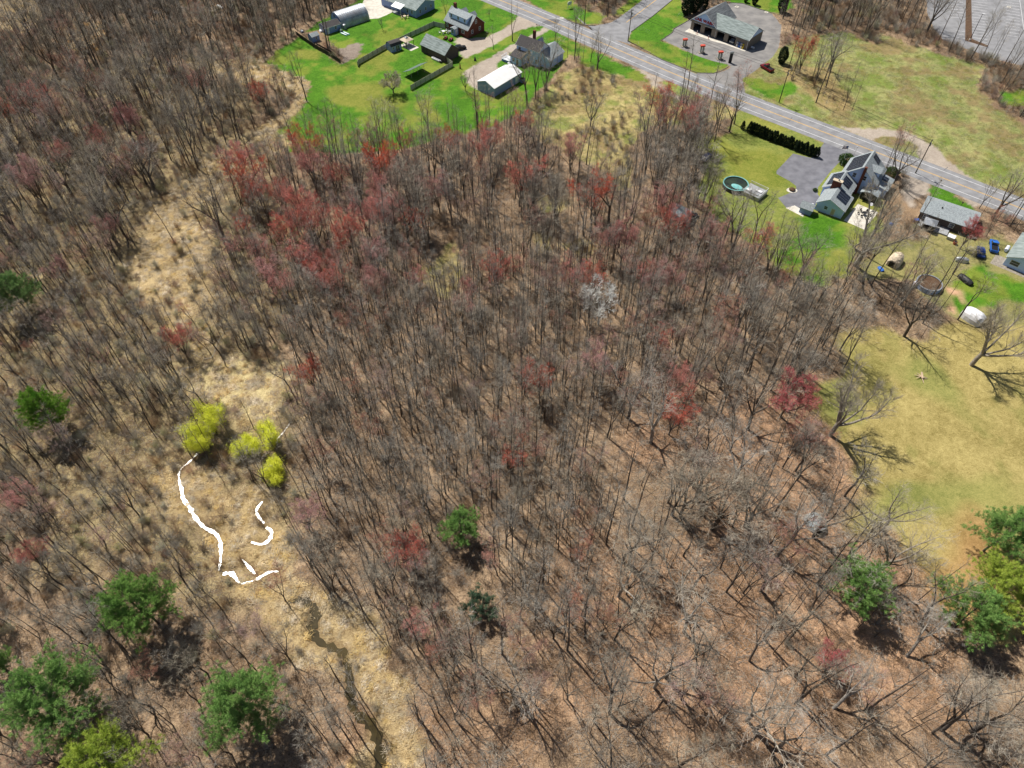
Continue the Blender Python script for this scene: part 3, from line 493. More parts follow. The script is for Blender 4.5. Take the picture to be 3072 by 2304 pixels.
def vehicle(name, label, cat, loc, ang, body, L_=4.5, W_=1.8, H_=1.5, kind='car', glassm=None):
    v = thing(name, label, cat, loc, ang); a = L_ / 2; w = W_ / 2
    if kind == 'pickup': pr = [(-a, .35), (a, .35), (a, .95), (a * .55, 1.05), (a * .1, 1.05), (-a, 1.05)]; cab = [(-a * .12, 1.05), (a * .52, 1.05), (a * .28, H_ + .15), (-a * .06, H_ + .15)]
    else: pr = [(-a, .35), (a, .35), (a, .8), (a * .5, .95), (-a * .85, .98), (-a, .9)]; cab = [(-a * .82, .96), (a * .46, .94), (a * .16, H_), (-a * .62, H_)]
    b_ = MB().prism(pr, 'y', -w, w).build('body', body, v); bm = bmesh.new(); bm.from_mesh(b_.data); bmesh.ops.bevel(bm, geom=bm.edges[:], offset=.07, segments=2, affect='EDGES'); bm.to_mesh(b_.data); bm.free()
    MB().prism(cab, 'y', -w * .84, w * .84).build('cabin_glass', glassm or M['glass'], v); r_ = [c for c in cab if c[1] > 1.2]; box('cabin_roof', body, v, min(c[0] for c in r_) + .05, max(c[0] for c in r_) - .05, -w * .78, w * .78, r_[0][1] - .02, r_[0][1] + .05)
    for sx in (-.62, .62):
        for sy in (-1, 1): MB().cyl((a * sx, sy * (w - .2), .33), (a * sx, sy * (w + .02), .33), .33, .33, 12).build('wheel', M['dark'], v)
    if kind == 'pickup': box('cargo_bed', M['dark'], v, -a + .15, -a * .16, -w * .82, w * .82, 1.04, 1.07)
    for sy in (-1, 1): box('headlight', M['white'], v, a - .04, a + .015, sy * w * .72 - .14, sy * w * .72 + .14, .62, .78)
    return v
vehicle('parked_car', 'black car parked behind the barn-like garage on the gravel', 'car', (*G(*B1(575, 565)), 0), R(20), M['black_p'])
def mower(label, p, ang):
    v = thing('lawn_tractor', label, 'lawn tractor', (*p, 0), ang); MB().prism([(-.9, .35), (.9, .35), (.95, .75), (.3, .95), (-.2, .6), (-.9, .65)], 'y', -.4, .4).build('body', M['redc'], v); box('seat', M['dark'], v, -.6, -.2, -.25, .25, .65, .95)
    for x_, r_ in ((-.6, .32), (.65, .22)):
        for s_ in (-1, 1): MB().cyl((x_, s_ * .4, r_), (x_, s_ * .58, r_), r_, r_, 10).build('wheel', M['dark'], v)
mower('red lawn tractor left of its twin beside the brick house', G(*B1(385, 430)), 1.2); mower('red lawn tractor right of its twin beside the brick house', G(*B1(455, 452)), 1.0)
# --- barn-like garage
t, L, Wd = bld('barn_garage', 'dark wooden garage with a worn grey-green roof inside the fenced lawn', 'garage', frame(B1, (380, 745), (65, 600), (570, 660)))
gable(t, 'x', 0, L, 0, Wd, 2.8, 5.3, M['barnwood'], M['shingle_g'], trim=False)
opening(t, 'y-', 0, 2.2, .1, 1.6, 2.1, 'door', M['barnwood'], M['black']); opening(t, 'x+', L, Wd / 2, 3.4, .5, .7, 'window', M['glass'], M['barnwood']); box('wall_light', M['black'], t, 4.4, 4.6, -.2, -.002, 2.1, 2.4)
v = thing('boat', 'small white boat hull lying against the dark garage wall', 'boat', lp(t, 8.6, -.9), t.rotation_euler[2]); MB().prism([(-2.3, -.1), (-1.8, -.5), (1.6, -.5), (2.4, 0), (1.6, .5), (-1.8, .5)], 'z', .15, .6).build('hull', M['white'], v); MB().prism([(-1.9, -.1), (-1.6, -.36), (1.4, -.36), (2.0, 0), (1.4, .36), (-1.6, .36)], 'z', .601, .64).build('inside', M['metal'], v)
v = thing('wheelbarrow', 'dark wheelbarrow by the garage end of the board fence', 'wheelbarrow', lp(t, 11.0, -1.1), t.rotation_euler[2] + .4); MB().prism([(-.5, .6), (.5, .6), (.35, .3), (-.3, .3)], 'y', -.3, .3).build('tray', M['black'], v); MB().cyl((.55, -.05, .2), (.55, .05, .2), .2).build('wheel', M['dark'], v); MB().cyl((-.4, .2, .5), (-1.0, .25, .6), .03).cyl((-.4, -.2, .5), (-1.0, -.25, .6), .03).build('handle', M['wood'], v)
# --- white-roofed garage
t, L, Wd = bld('metal_garage', 'long steel-blue garage with a brilliant white metal roof', 'garage', frame(B1, (1030, 1200), (810, 1105), (1440, 1000)))
gable(t, 'y', 0, Wd, 0, L, 2.95, 4.35, M['graysid'], M['metalroof'], over=.2, go=.15, th=.1)
box('side_door', M['trim'], t, L + .002, L + .05, Wd - 3.4, Wd - .8, 0, 2.3); v = thing('round_tank', 'pale round tank beside the far end of the white-roofed garage', 'tank', (*G(*B1(1405, 1000)), 0)); MB().cyl((0, 0, .1), (0, 0, 1.3), .8, .8, 14).build('tank_body', M['graysid'], v); MB().cyl((0, 0, 1.3), (0, 0, 1.45), .82, .4, 14).build('lid', M['dark'], v)
# --- pale blue two-storey house
t, L, Wd = bld('blue_house', 'pale blue two-storey house with a dark roof behind bare trees', 'house', frame(B1, (1620, 805), (1225, 660), (1770, 690)))
XM = 3.4; gable(t, 'x', XM, L, 0, Wd * .72, 5.5, 7.6, M['whitesid'], M['shingle_d']); box('chimney', M['brick'], t, XM + 3.6, XM + 4.5, 4.6, 5.4, 6, 9.4)
w_, r_ = gable(t, 'y', 1.2, Wd + 2.2, L - 4.2, L + 3.6, 3.0, 5.2, M['whitesid'], M['shingle'], wname='side_wing', rname='side_wing_roof')
d2 = MB().prism([(XM + 5.4, 5.2), (XM + 7.4, 5.2), (XM + 6.4, 7.4)], 'y', 3.2, 6.6).build('gable_dormer', M['graysid'], t)
for x_ in (XM + 1.4, XM + 5.6): opening(t, 'y-', 0, x_, 3.4, .9, 1.3)
for x_ in (XM + 5.4, XM + 8.8): opening(t, 'y-', 0, x_, 1.0, .9, 1.3)
opening(t, 'x+', L, 1.6, 3.4, .9, 1.3); w2 = MB().box(XM + .0, XM + 4.4, -3.6, -.02, 0, 2.7).build('front_addition', M['whitesid'], t); MB().prism([(-3.9, 2.7), (.0, 3.7), (.0, 3.84), (-3.9, 2.84)], 'x', XM - .3, XM + 4.7).build('addition_roof', M['shingle_d'], w2)
opening(w2, 'y-', -3.6, XM + 1.4, 1.0, 1.0, 1.2); opening(w2, 'y-', -3.6, XM + 3.1, .1, .9, 2.0, 'door', M['glass'])
dk_ = MB().box(XM - 3.6, XM - .05, -4.2, -1.0, .75, .85); 
for x_ in np.arange(XM - 3.55, XM, .5): dk_.box(x_, x_ + .06, -4.2, -4.14, .85, 1.75)
for y_ in np.arange(-4.1, -1.0, .5): dk_.box(XM - 3.6, XM - 3.54, y_, y_ + .06, .85, 1.75)
dk_.box(XM - 3.62, XM, -4.22, -4.12, 1.75, 1.83).box(XM - 3.62, XM - 3.52, -4.11, -1.0, 1.75, 1.83); de = dk_.build('deck', M['trim'], t); box('deck_skirt', M['graysid'], de, XM - 3.5, XM - .1, -4.1, -1.1, 0, .75)
mb = MB()
for i in range(5): mb.box(XM - .05 + i * .3, XM + .25 + i * .3, -5.4, -4.25, .6 - i * .14, .7 - i * .14)
mb.build('deck_steps', M['trim'], de)
# --- blue-grey ranch at the top
t, L, Wd = bld('ranch_house', 'blue-grey single-storey house with a metal porch roof at the top edge', 'house', frame(B2, (1775, 260), (1475, 150), (2060, 150)))
gable(t, 'x', -7.5, L, 0, Wd + 1, 2.9, 4.9, M['graysid'], M['shingle_g'])
for c_ in (2.4, 5.6, 8.6): opening(t, 'x+', L, c_, 1.1, .7, 1.1)
opening(t, 'y-', 0, 9.0, 1.1, .8, 1.1); opening(t, 'y-', 0, 6.6, .9, 1.0, 1.3); p_ = MB().prism([(-2.4, 2.45), (.3, 3.2), (.3, 3.28), (-2.4, 2.53)], 'x', .2, 5.2).build('porch_roof', M['metal'], t)
for x_ in (.4, 2.7, 5.0): box('porch_post', M['trim'], p_, x_, x_ + .12, -2.3, -2.18, 0, 2.42)
box('porch_floor', M['gwood'], p_, .3, 5.1, -2.35, -.02, 0, .3)
for x_, y_ in ((2.5, 4.0), (7, 5.6)): MB().cyl((x_, y_, 4), (x_, y_, 5.5), .08).build('roof_vent', M['dark'], t)
patio_set('patio_set', 'cream patio table and chairs on the grass by the blue-grey house', lp(t, 7.4, -2.6), .3, M['tan'], 6, 1.4)
# --- arched steel shed
b_, ang, L, Wd = frame(B2, (720, 430), (525, 300), (1060, 280)); L = 8.2; Wd = 12.2
t = thing('quonset_hut', 'arched corrugated steel shed with faint rust streaks beside the woods', 'shed', (b_.x + math.cos(ang) * 1.2, b_.y + math.sin(ang) * 1.2, 0), ang)
mb = MB(); nA = 20; ny_ = 60; vs = []
for j in range(ny_ + 1):
    rr_ = L / 2 + .07 * math.sin(j * math.pi / 2 * 1.0)
    for i in range(nA + 1):
        a = math.pi * i / nA; vs.append((L / 2 - rr_ * math.cos(a), Wd * j / ny_, 4.7 / (L / 2) * rr_ * math.sin(a) ** .85))
mb.add(vs, [(j * (nA + 1) + i, j * (nA + 1) + i + 1, (j + 1) * (nA + 1) + i + 1, (j + 1) * (nA + 1) + i) for j in range(ny_) for i in range(nA)]); mb.build('arched_shell', M['steel'], t)
for y_, nm in ((.1, 'end_wall'), (Wd - .2, 'end_wall')): MB().prism([(L / 2 - (L / 2 - .12) * math.cos(math.pi * i / nA), 4.58 * math.sin(math.pi * i / nA) ** .85) for i in range(nA + 1)], 'y', y_, y_ + .1).build(nm, M['graysid'], t)
MB().cyl((L * .38, .02, 3.2), (L * .38, .09, 3.2), .45, .45, 10).build('round_vent', M['glass'], t)
# --- blue shed, little shed, barn-style shed
t, L, Wd = bld('garden_shed', 'blue-grey shed with a black roof attached to the arched steel shed', 'shed', frame(B2, (495, 520), (385, 440), (690, 430)))
gable(t, 'y', 0, Wd, 0, L - 1.2, 2.3, 3.3, M['graysid'], M['shingle_d'], over=.2, go=.15, th=.1); XS = L - 1.2
opening(t, 'y-', 0, 1.1, 1.1, .6, .8); opening(t, 'y-', 0, 3.2, 1.0, .7, .9); opening(t, 'x+', XS, 1.1, .1, .9, 1.9, 'door', M['trim']); opening(t, 'x+', XS, 4.4, 1.0, .7, 1.0)
t, L, Wd = bld('garden_shed', 'tiny grey shed standing by the dark wooden fence', 'shed', frame(B2, (285, 630), (225, 590), (370, 580)))
gable(t, 'y', 0, Wd, 0, L, 2.3, 3.0, M['graysid'], M['shingle'], over=.12, go=.1, th=.08); opening(t, 'x+', L, 1.7, 1.2, .5, .7); opening(t, 'y-', 0, 1.6, .1, .8, 1.8, 'door', M['graysid'])
t, L, Wd = bld('garden_shed', 'barn-roofed grey shed with double doors beside the gazebo', 'shed', frame(B2, (1420, 765), (1350, 715), (1545, 700)))
MB().box(0, L, 0, Wd, 0, 2.1).prism([(0, 2.1), (L, 2.1), (L - .45, 2.8), (L / 2, 3.2), (.45, 2.8)], 'y', .0, Wd).build('wall', M['graysid'], t)
MB().prism([(-.15, 2.1), (.4, 2.9), (L / 2, 3.3), (L - .4, 2.9), (L + .15, 2.1), (L + .15, 2.2), (L - .38, 3.0), (L / 2, 3.4), (.38, 3.0), (-.15, 2.2)], 'y', -.15, Wd + .15).build('roof', M['shingle_d'], t)
opening(t, 'y-', 0, L / 2, 1.1, .6, .7); opening(t, 'x+', L, .9, 1.1, .5, .7)
for c_ in (2.3, 3.1): opening(t, 'x+', L, c_, .1, .66, 1.8, 'door', M['glass'])
# --- gazebo
t = thing('gazebo', 'square gazebo with a pale hipped canopy on dark posts', 'gazebo', (*G(*B2(1640, 655)), 0), wa)
mb = MB(); s = 1.9; mb.add([(-s, -s, 2.2), (s, -s, 2.2), (s, s, 2.2), (-s, s, 2.2), (0, 0, 3.1), (-s, -s, 2.1), (s, -s, 2.1), (s, s, 2.1), (-s, s, 2.1)], [(0, 1, 4), (1, 2, 4), (2, 3, 4), (3, 0, 4), (0, 5, 6, 1), (1, 6, 7, 2), (2, 7, 8, 3), (3, 8, 5, 0), (5, 8, 7, 6)]).build('canopy', M['tan'], t)
MB().add([(-.6, -.6, 2.95), (.6, -.6, 2.95), (.6, .6, 2.95), (-.6, .6, 2.95), (0, 0, 3.4)], [(0, 1, 4), (1, 2, 4), (2, 3, 4), (3, 0, 4), (3, 2, 1, 0)]).build('vent_canopy', M['metal'], t)
for sx in (-1, 1):
    for sy in (-1, 1): box('post', M['black'], t, sx * 1.75 - .07, sx * 1.75 + .07, sy * 1.75 - .07, sy * 1.75 + .07, 0, 2.15)
o = sheet('gazebo_slab', [lp(t, *q)[:2] for q in ((-1.9, -1.9), (4.4, -1.9), (4.4, 1.9), (-1.9, 1.9))], .03, M['concrete']); o['kind'] = 'structure'
patio_set('patio_set', 'white table and chairs under the gazebo', lp(t, -.3, -.2), 0, M['white'], 4, 1.0)
# --- tilted panel
t = thing('solar_panel_rack', 'dark green-grey tilted panel roof on thin posts casting a black shadow on the lawn', 'panel rack', (*G(*K1(1035, 478)), 0), R(47))
mb = MB(); mb.add([(-4.2, -2.1, 3.3), (4.2, -2.1, 3.3), (4.2, 2.1, 1.3), (-4.2, 2.1, 1.3), (-4.2, -2.1, 3.4), (4.2, -2.1, 3.4), (4.2, 2.1, 1.4), (-4.2, 2.1, 1.4)], [(0, 1, 2, 3), (4, 5, 6, 7), (0, 1, 5, 4), (1, 2, 6, 5), (2, 3, 7, 6), (3, 0, 4, 7)]).build('panel', M['greenroof'], t)
for x_ in (-3, 0, 3): MB().cyl((x_, 1.2, 0), (x_, 1.2, 1.7), .06).cyl((x_, -1.2, 0), (x_, -1.2, 2.75), .06).cyl((x_, 1.2, .3), (x_, -1.2, 2.0), .04).build('support', M['metal'], t)
# --- fences
def fence(name, label, k, pts, h, m, pm_, step=2.4, cat='fence'):
    P = [Vector(p) for p in gp(k, pts)]; t = thing(name, label, cat, (P[0].x, P[0].y, 0)); o = P[0]
    for a, b in zip(P, P[1:]):
        d = b - a; L_ = d.length; u = d / L_; nrm = Vector((-u.y, u.x)); mb = MB(); n_ = max(1, int(L_ / .16)); w_ = L_ / n_
        for i in range(n_):
            q0 = a + u * (i * w_ + .006) - o; q1 = a + u * ((i + 1) * w_ - .006) - o; hh = h + random.uniform(-.02, .02); nn = nrm * .02
            mb.prism([((q0 - nn).x, (q0 - nn).y), ((q1 - nn).x, (q1 - nn).y), ((q1 + nn).x, (q1 + nn).y), ((q0 + nn).x, (q0 + nn).y)], 'z', .05, hh)
        mb.build('board_panel', m, t); s_ = 0
        while s_ < L_ + .1: q = a + u * min(s_, L_) - o - nrm * .075; MB().cyl((q.x, q.y, 0), (q.x, q.y, h + .1), .055, .055, 6).build('post', pm_, t); s_ += step
    return t
fence('board_fence', 'weathered grey board fence from the grass up past the gazebo', B2, [(930, 965), (950, 925), (1345, 700), (1700, 530), (2030, 375), (2190, 412)], 1.75, M['fence'], M['fenced'])
fence('board_fence', 'grey-green board fence at the lower right of the fenced lawn', K1, [(1003, 585), (1275, 430), (1238, 402)], 1.75, M['fence'], M['fenced'])
fence('dark_fence', 'dark mossy fence below the tiny grey shed', B2, [(45, 512), (300, 690), (500, 800), (690, 925)], 1.6, M['fenced'], M['black'])
fence('wire_fence', 'low wire fence around the dug garden patch', B2, [(340, 660), (600, 800)], 1.0, M['fenced'], M['black'])
def chain(label, k, pts, h=1.2):
    P = [Vector(p) for p in gp(k, pts)]; o = P[0]; t = thing('chain_link_fence', label, 'fence', (o.x, o.y, 0)); mb = MB()
    for a, b in zip(P, P[1:]):
        d = b - a; L_ = d.length; u = d / L_
        for i in range(int(L_ / 2) + 1): q = a + u * i * 2 - o; mb.cyl((q.x, q.y, 0), (q.x, q.y, h), .035, .035, 5)
        for z_ in (h, h * .5, .1): a_ = a - o; b_ = b - o; mb.cyl((a_.x, a_.y, z_), (b_.x, b_.y, z_), .02, .02, 4)
    mb.build('posts_and_rails', M['metal'], t)
chain('low metal rail fence at the corner of the side road and the car wash lawn', K2, [(500, 215), (560, 225), (612, 250)]); chain('low metal rail fence across the left corner of the side road', K2, [(300, 140), (345, 165), (370, 150)])
# --- blue-sided house (three gables)
fr_ = frame(B4, (1215, 1195), (795, 1045), (1450, 900)); b_, ang, L, Wd = fr_; KEEP.append(((b_ + Vector((math.cos(ang + .9), math.sin(ang + .9))) * 14)[:], 13.5))
t = thing('blue_sided_house', 'long pale blue house in three stepped gables with solar panels and a brick chimney', 'house', (b_.x, b_.y, 0), ang); L = 7.3
gable(t, 'y', 0, 7.2, 0, L, 2.6, 4.6, M['whitesid'], M['shingle'], ridge=2.9, wname='garage_wing', rname='garage_wing_roof')
opening(t, 'y-', 0, 2.6, 1.3, .8, .9); opening(t, 'y-', 0, 4.7, .1, .9, 2.0, 'door', M['tan'])
mw, mr_ = gable(t, 'y', 7.21, 15.2, -1.0, 6.2, 2.8, 5.0, M['whitesid'], M['shingle'], ridge=2.4, wname='middle_wing', rname='middle_wing_roof', go=.1)
cw, cr = gable(t, 'y', 14.6, 24.0, 1.4, 11.0, 4.0, 8.0, M['whitesid'], M['shingle'], ridge=6.3, wname='main_block', rname='main_roof')
ch = box('brick_chimney', M['brick'], t, .9, 3.3, 6.6, 7.5, 2.5, 6.2); box('chimney_cap', M['tan'], ch, .75, 3.45, 6.45, 7.65, 6.2, 6.38); MB().cyl((2.3, 7.0, 6.38), (2.3, 7.0, 7.0), .22).build('chimney_pot', M['metal'], ch)
box('tall_chimney', M['brick'], t, 6.6, 7.3, 13.5, 14.2, 0, 8.6)
def slope_panel(par, x0, x1, y0, y1, xr, zr, slope, nm='solar_array', rows=0):   # panel lying on a roof slope running along y
    z = lambda x_: zr - abs(x_ - xr) * slope + .24; mb = MB(); mb.add([(x0, y0, z(x0)), (x1, y0, z(x1)), (x1, y1, z(x1)), (x0, y1, z(x0)), (x0, y0, z(x0) + .05), (x1, y0, z(x1) + .05), (x1, y1, z(x1) + .05), (x0, y1, z(x0) + .05)], [(0, 1, 2, 3), (4, 5, 6, 7), (0, 1, 5, 4), (1, 2, 6, 5), (2, 3, 7, 6), (3, 0, 4, 7)])
    o = mb.build(nm, M['solar'], par); mb = MB()
    for i in range(1, int(abs(y1 - y0)) ): y_ = y0 + i * (y1 - y0) / int(abs(y1 - y0)); mb.add([(x0, y_ - .02, z(x0) + .056), (x1, y_ - .02, z(x1) + .056), (x1, y_ + .02, z(x1) + .056), (x0, y_ + .02, z(x0) + .056)], [(0, 1, 2, 3)])
    mb.build('panel_seams', M['metal'], o)
sA = 2.0 / 2.9; slope_panel(t, 3.8, 6.9, 2.2, 6.6, 2.9, 4.6, 2.0 / 4.4); slope_panel(t, -.6, 2.0, 8.2, 14.3, 2.4, 5.0, 2.2 / 3.4); slope_panel(t, 2.9, 5.3, 9.0, 13.0, 2.4, 5.0, 2.2 / 3.8); slope_panel(t, 1.9, 5.7, 15.0, 23.4, 6.3, 8.0, 4.0 / 4.9); slope_panel(t, 6.9, 8.9, 21.5, 23.8, 6.3, 8.0, 4.0 / 4.7)
for x_ in (4.7, 7.6): opening(t, 'y-', 14.6, x_, 4.3, .8, 1.2)
opening(t, 'y-', 14.6, 8.9, 1.4, .9, 1.2)
d2 = MB().prism([(17.6, 4.6), (20.6, 4.6), (20.6, 6.0), (19.1, 7.0), (17.6, 6.0)], 'x', 7.8, 10.6).build('dormer', M['whitesid'], t); MB().prism(roof_prof(17.6, 20.6, 6.0, 7.0, .25, .1), 'x', 7.6, 10.9).build('dormer_roof', M['shingle'], d2)
e1 = MB().prism([(11.02, 0), (14.2, 0), (14.2, 2.4), (11.02, 3.1)], 'y', 16.2, 22.6).build('side_porch', M['whitesid'], t); MB().prism([(10.9, 3.2), (14.6, 2.4), (14.6, 2.52), (10.9, 3.32)], 'y', 15.9, 22.9).build('side_porch_roof', M['shingle'], e1); slope_panel(e1, 11.6, 13.2, 19.6, 21.8, 10.9, 3.15, .22)
aw = [(8.2, 2.3), (9.3, 2.75), (10.5, 2.95), (11.8, 2.8), (13.2, 2.3)]; e2 = MB().prism(aw + [(x_, z_ + .1) for x_, z_ in aw[::-1]], 'y', 11.6, 14.9).build('awning', M['shingle'], t)
for x_ in (8.4, 13.0): box('awning_post', M['trim'], e2, x_, x_ + .1, 11.7, 11.8, 0, 2.35)
box('screen', M['black'], e2, 8.6, 12.9, 12.2, 12.25, 0, 2.2)
patio_set('patio_set', 'black metal patio table and chairs on the white slab', (*G(*B4(1610, 1130)), 0), .4, M['black'], 6, 1.5)
v = thing('satellite_dish', 'pale satellite dish on a short pole beside the awning', 'dish', (*G(*B4(1695, 1035)), 0)); MB().cyl((0, 0, 0), (0, 0, 1.6), .04).build('pole', M['metal'], v); MB().cyl((0, -.1, 1.6), (0, -.2, 1.75), .15, .5, 12).build('dish', M['white'], v)
t = thing('pump_shed', 'little open-sided shed with a mottled grey roof at the driveway end', 'shed', (*G(*B4(650, 1080)), 0), ang)
gable(t, 'x', -1.6, 1.6, -1.3, 1.3, 1.9, 2.9, M['graysid'], M['shingle'], over=.35, go=.3, trim=False)
v = thing('play_slide', 'blue and white plastic clutter between the little shed and the garage wing', 'toys', (*G(*B4(745, 1010)), 0), ang); MB().prism([(-.9, 0), (-.7, 1.1), (-.5, 1.1), (.9, .1), (.9, 0)], 'y', -.25, .25).build('slide', M['blue'], v); box('tub', M['bluedk'], v, -.6, .6, .5, 1.2, 0, .6); box('lid', M['white'], v, -.5, .1, .6, 1.1, .6, .68)
v = thing('boulder_bed', 'oval stone-edged bed with a brown boulder beside the driveway', 'planter', (*G(*B4(418, 728)), 0)); MB().prism([(math.cos(a) * 1.55, math.sin(a) * 1.25) for a in np.arange(0, 6.28, .35)], 'z', 0, .1).build('edging', M['concrete'], v)
bm = bmesh.new(); bmesh.ops.create_icosphere(bm, subdivisions=2, radius=.75)
for q in bm.verts: q.co.x *= 1.2; q.co.z *= .6; q.co += Vector((random.gauss(0, .06), random.gauss(0, .06), random.gauss(0, .05)))
me_ = bpy.data.meshes.new('boulder'); bm.to_mesh(me_); bm.free(); me_.materials.append(M['soil']); o = bpy.data.objects.new('boulder', me_); C.objects.link(o); o.parent = v; o.location.z = .4
# flagpole with flag
v = thing('flagpole', 'white flagpole with a drooping striped flag by the round bush', 'flagpole', (*G(*B4(1235, 310)), 0), ang); MB().cyl((0, 0, 0), (0, 0, 6.6), .06, .04).build('pole', M['pole_w'], v)
mb = MB(); nx_, nz_ = 8, 13
def fp(i, j): x_ = -i / nx_ * 1.5; return (x_, .14 * math.sin(i * 1.3), 6.4 - j / nz_ * 1.0 - .55 * (i / nx_) ** 1.3)
for i in range(nx_):
    for j in range(nz_): mb.add([fp(i, j), fp(i + 1, j), fp(i + 1, j + 1), fp(i, j + 1)], [(0, 1, 2, 3)], 2 if (i < 3 and j < 7) else j % 2)
mb.build('flag', [M['redc'], M['white'], M['bluedk']], v)
# pool with deck
pc = G(*ZP(872, 665), 1.2); t = thing('swimming_pool', 'above-ground round pool with turquoise rim and murky leaf-filled water', 'pool', (pc[0], pc[1], 0), wa)
rx, ry, n_ = 3.6, 3.6, 28; ring = [(math.cos(i * 2 * math.pi / n_), math.sin(i * 2 * math.pi / n_)) for i in range(n_)]
def ringwall(r0, r1, z0, z1, m, nm, par):
    mb = MB(); vs = [(c * r0, s * r0, z) for z in (z0, z1) for c, s in ring] + [(c * r1, s * r1, z) for z in (z0, z1) for c, s in ring]; fs = []
    for i in range(n_): j = (i + 1) % n_; fs += [(i, j, n_ + j, n_ + i), (2 * n_ + i, 3 * n_ + i, 3 * n_ + j, 2 * n_ + j), (n_ + i, n_ + j, 3 * n_ + j, 3 * n_ + i)]
    return mb.add(vs, fs).build(nm, m, par)
ringwall(rx - .12, rx, 0, 1.2, M['bluedk'] if 0 else M['shingle_d'], 'pool_wall', t); ringwall(rx - .22, rx + .06, 1.2, 1.27, M['teal'], 'rim', t); ringwall(rx - .16, rx - .125, .4, 1.2, M['teal'], 'liner', t)
MB().prism([(c * (rx - .14), s * (rx - .14)) for c, s in ring], 'z', .85, 1.0).build('water', M['poolwater'], t); MB().prism([(.9 + c * 1.7, -.9 + s * 1.1) for c, s in ring], 'z', 1.001, 1.03).build('cover_patch', M['teal'], t)
d = thing('pool_deck', 'raised grey deck with white railings attached to the round pool', 'deck', (*G(*ZP(1150, 850)), 0), wa); KEEP.append((pc, 7)); KEEP.append((G(*ZP(1200, 860)), 5))
d.scale = (1.12, 1.12, 1); box('deck_floor', M['gwood'], d, -2.4, 2.6, -1.9, 2.6, 1.05, 1.15); box('skirt', M['fence'], d, -2.35, 2.55, -1.85, 2.55, 0, 1.05)
for nm, a in (('railing', (-2.4, 2.6, -1.9, -1.84)), ('railing', (-2.4, 2.6, 2.54, 2.6)), ('railing', (2.54, 2.6, -1.84, 2.54))):
    mb = MB().box(a[0], a[1], a[2], a[3], 1.95, 2.02); 
    if a[1] - a[0] > 1:
        for x_ in np.arange(a[0] + .01, a[1] - .1, .3): mb.box(x_, x_ + .05, a[2], a[3], 1.15, 1.95)
    else:
        for y_ in np.arange(a[2] + .01, a[3] - .1, .3): mb.box(a[0], a[1], y_, y_ + .05, 1.15, 1.95)
    mb.build(nm, M['white'], d)
MB().box(-1.6, -.4, -1.2, -.2, 1.16, 1.7).box(.3, 1.9, .2, 1.0, 1.16, 1.5).build('covered_furniture', M['white'], d); box('lounger', M['metal'], d, -.2, 1.8, -1.2, -.6, 1.16, 1.5)
v = thing('pump_stones', 'heap of pale stones and pump gear at the left foot of the pool', 'stones', (*G(*ZP(650, 810)), 0)); 
mb = MB()
for i in range(14): a = random.uniform(0, 6.28); x_, y_, s_ = random.gauss(0, .8), random.gauss(0, .8), random.uniform(.12, .3); mb.cyl((x_, y_, 0), (x_ + .05, y_, s_), s_, s_ * .6, 6)
mb.build('stone_heap', M['stone'], v)
# --- ranch house at right
t, L, Wd = bld('long_ranch_house', 'long low house with a light grey roof beside the road', 'house', frame(ZC, (1290, 1420), (790, 1250), (1530, 1270)))
gable(t, 'x', 0, L + 3.5, 0, 8.2, 2.6, 3.9, M['barnwood'], M['shingle'], ridge=5.0, trim=False); opening(t, 'y-', 0, 1.6, .9, 1.1, 1.2); opening(t, 'y-', 0, 8.4, .9, 1.1, 1.2); box('roof_vent', M['dark'], t, 4.2, 4.5, 3.0, 3.3, 3.3, 3.9)
g2 = thing('patio_gazebo', 'dark netted gazebo with a grey canopy behind the long ranch house', 'gazebo', lp(t, 3.4, -2.6), t.rotation_euler[2]); mb = MB(); s = 1.7; mb.add([(-s, -s, 2.2), (s, -s, 2.2), (s, s, 2.2), (-s, s, 2.2), (0, 0, 2.9)], [(0, 1, 4), (1, 2, 4), (2, 3, 4), (3, 0, 4), (3, 2, 1, 0)]).build('canopy', M['metal'], g2)
for sx in (-1, 1):
    for sy in (-1, 1): box('post', M['black'], g2, sx * 1.6 - .05, sx * 1.6 + .05, sy * 1.6 - .05, sy * 1.6 + .05, 0, 2.19)
box('netting', M['black'], g2, -1.55, 1.55, -1.58, -1.56, .1, 2.0)
box('deck', M['gwood'], t, .5, 8.5, -3.2, -.02, 0, .4)
v = thing('blue_bin', 'dark blue storage bin at the left end of the ranch house deck', 'bin', lp(t, .1, -1.8), 0); MB().box(-.6, .6, -.45, .45, 0, 1.0).build('bin_body', M['bluedk'], v); MB().box(-.63, .63, -.48, .48, 1.0, 1.1).build('lid', M['blue'], v)
v = thing('plank_stack', 'stack of pale planks on the grass below the ranch house deck', 'planks', (*G(*ZC(845, 1465)), 0), R(-38)); mb = MB(); [mb.box(-1.7, 1.7, i * .34 - .6, i * .34 - .34, .05, .25 + .06 * (i % 2)) for i in range(4)]; mb.build('planks', M['tan'], v)
v = thing('hot_tub', 'covered white box beside a dark barrel behind the ranch house', 'tub', (*G(*ZC(1235, 1510)), 0), R(-38)); box('tub_body', M['metal'], v, -.9, .9, -.8, .8, 0, .8); box('cover', M['white'], v, -.95, .95, -.85, .85, .8, .92)
v = thing('fire_barrel', 'dark barrel fire pit behind the ranch house', 'barrel', (*G(*ZC(1290, 1580)), 0)); MB().cyl((0, 0, 0), (0, 0, .8), .5, .5, 12).build('barrel', M['rust'], v); MB().cyl((0, 0, .8), (0, 0, .82), .42, .42, 12).build('ash', M['dark'], v)
t, L, Wd = bld('white_gable_house', 'white house tinted shade-blue with a teal-grey roof cut by the right edge of the photo', 'house', frame(B5, (1380, 1000), (1180, 915), (1560, 780)))
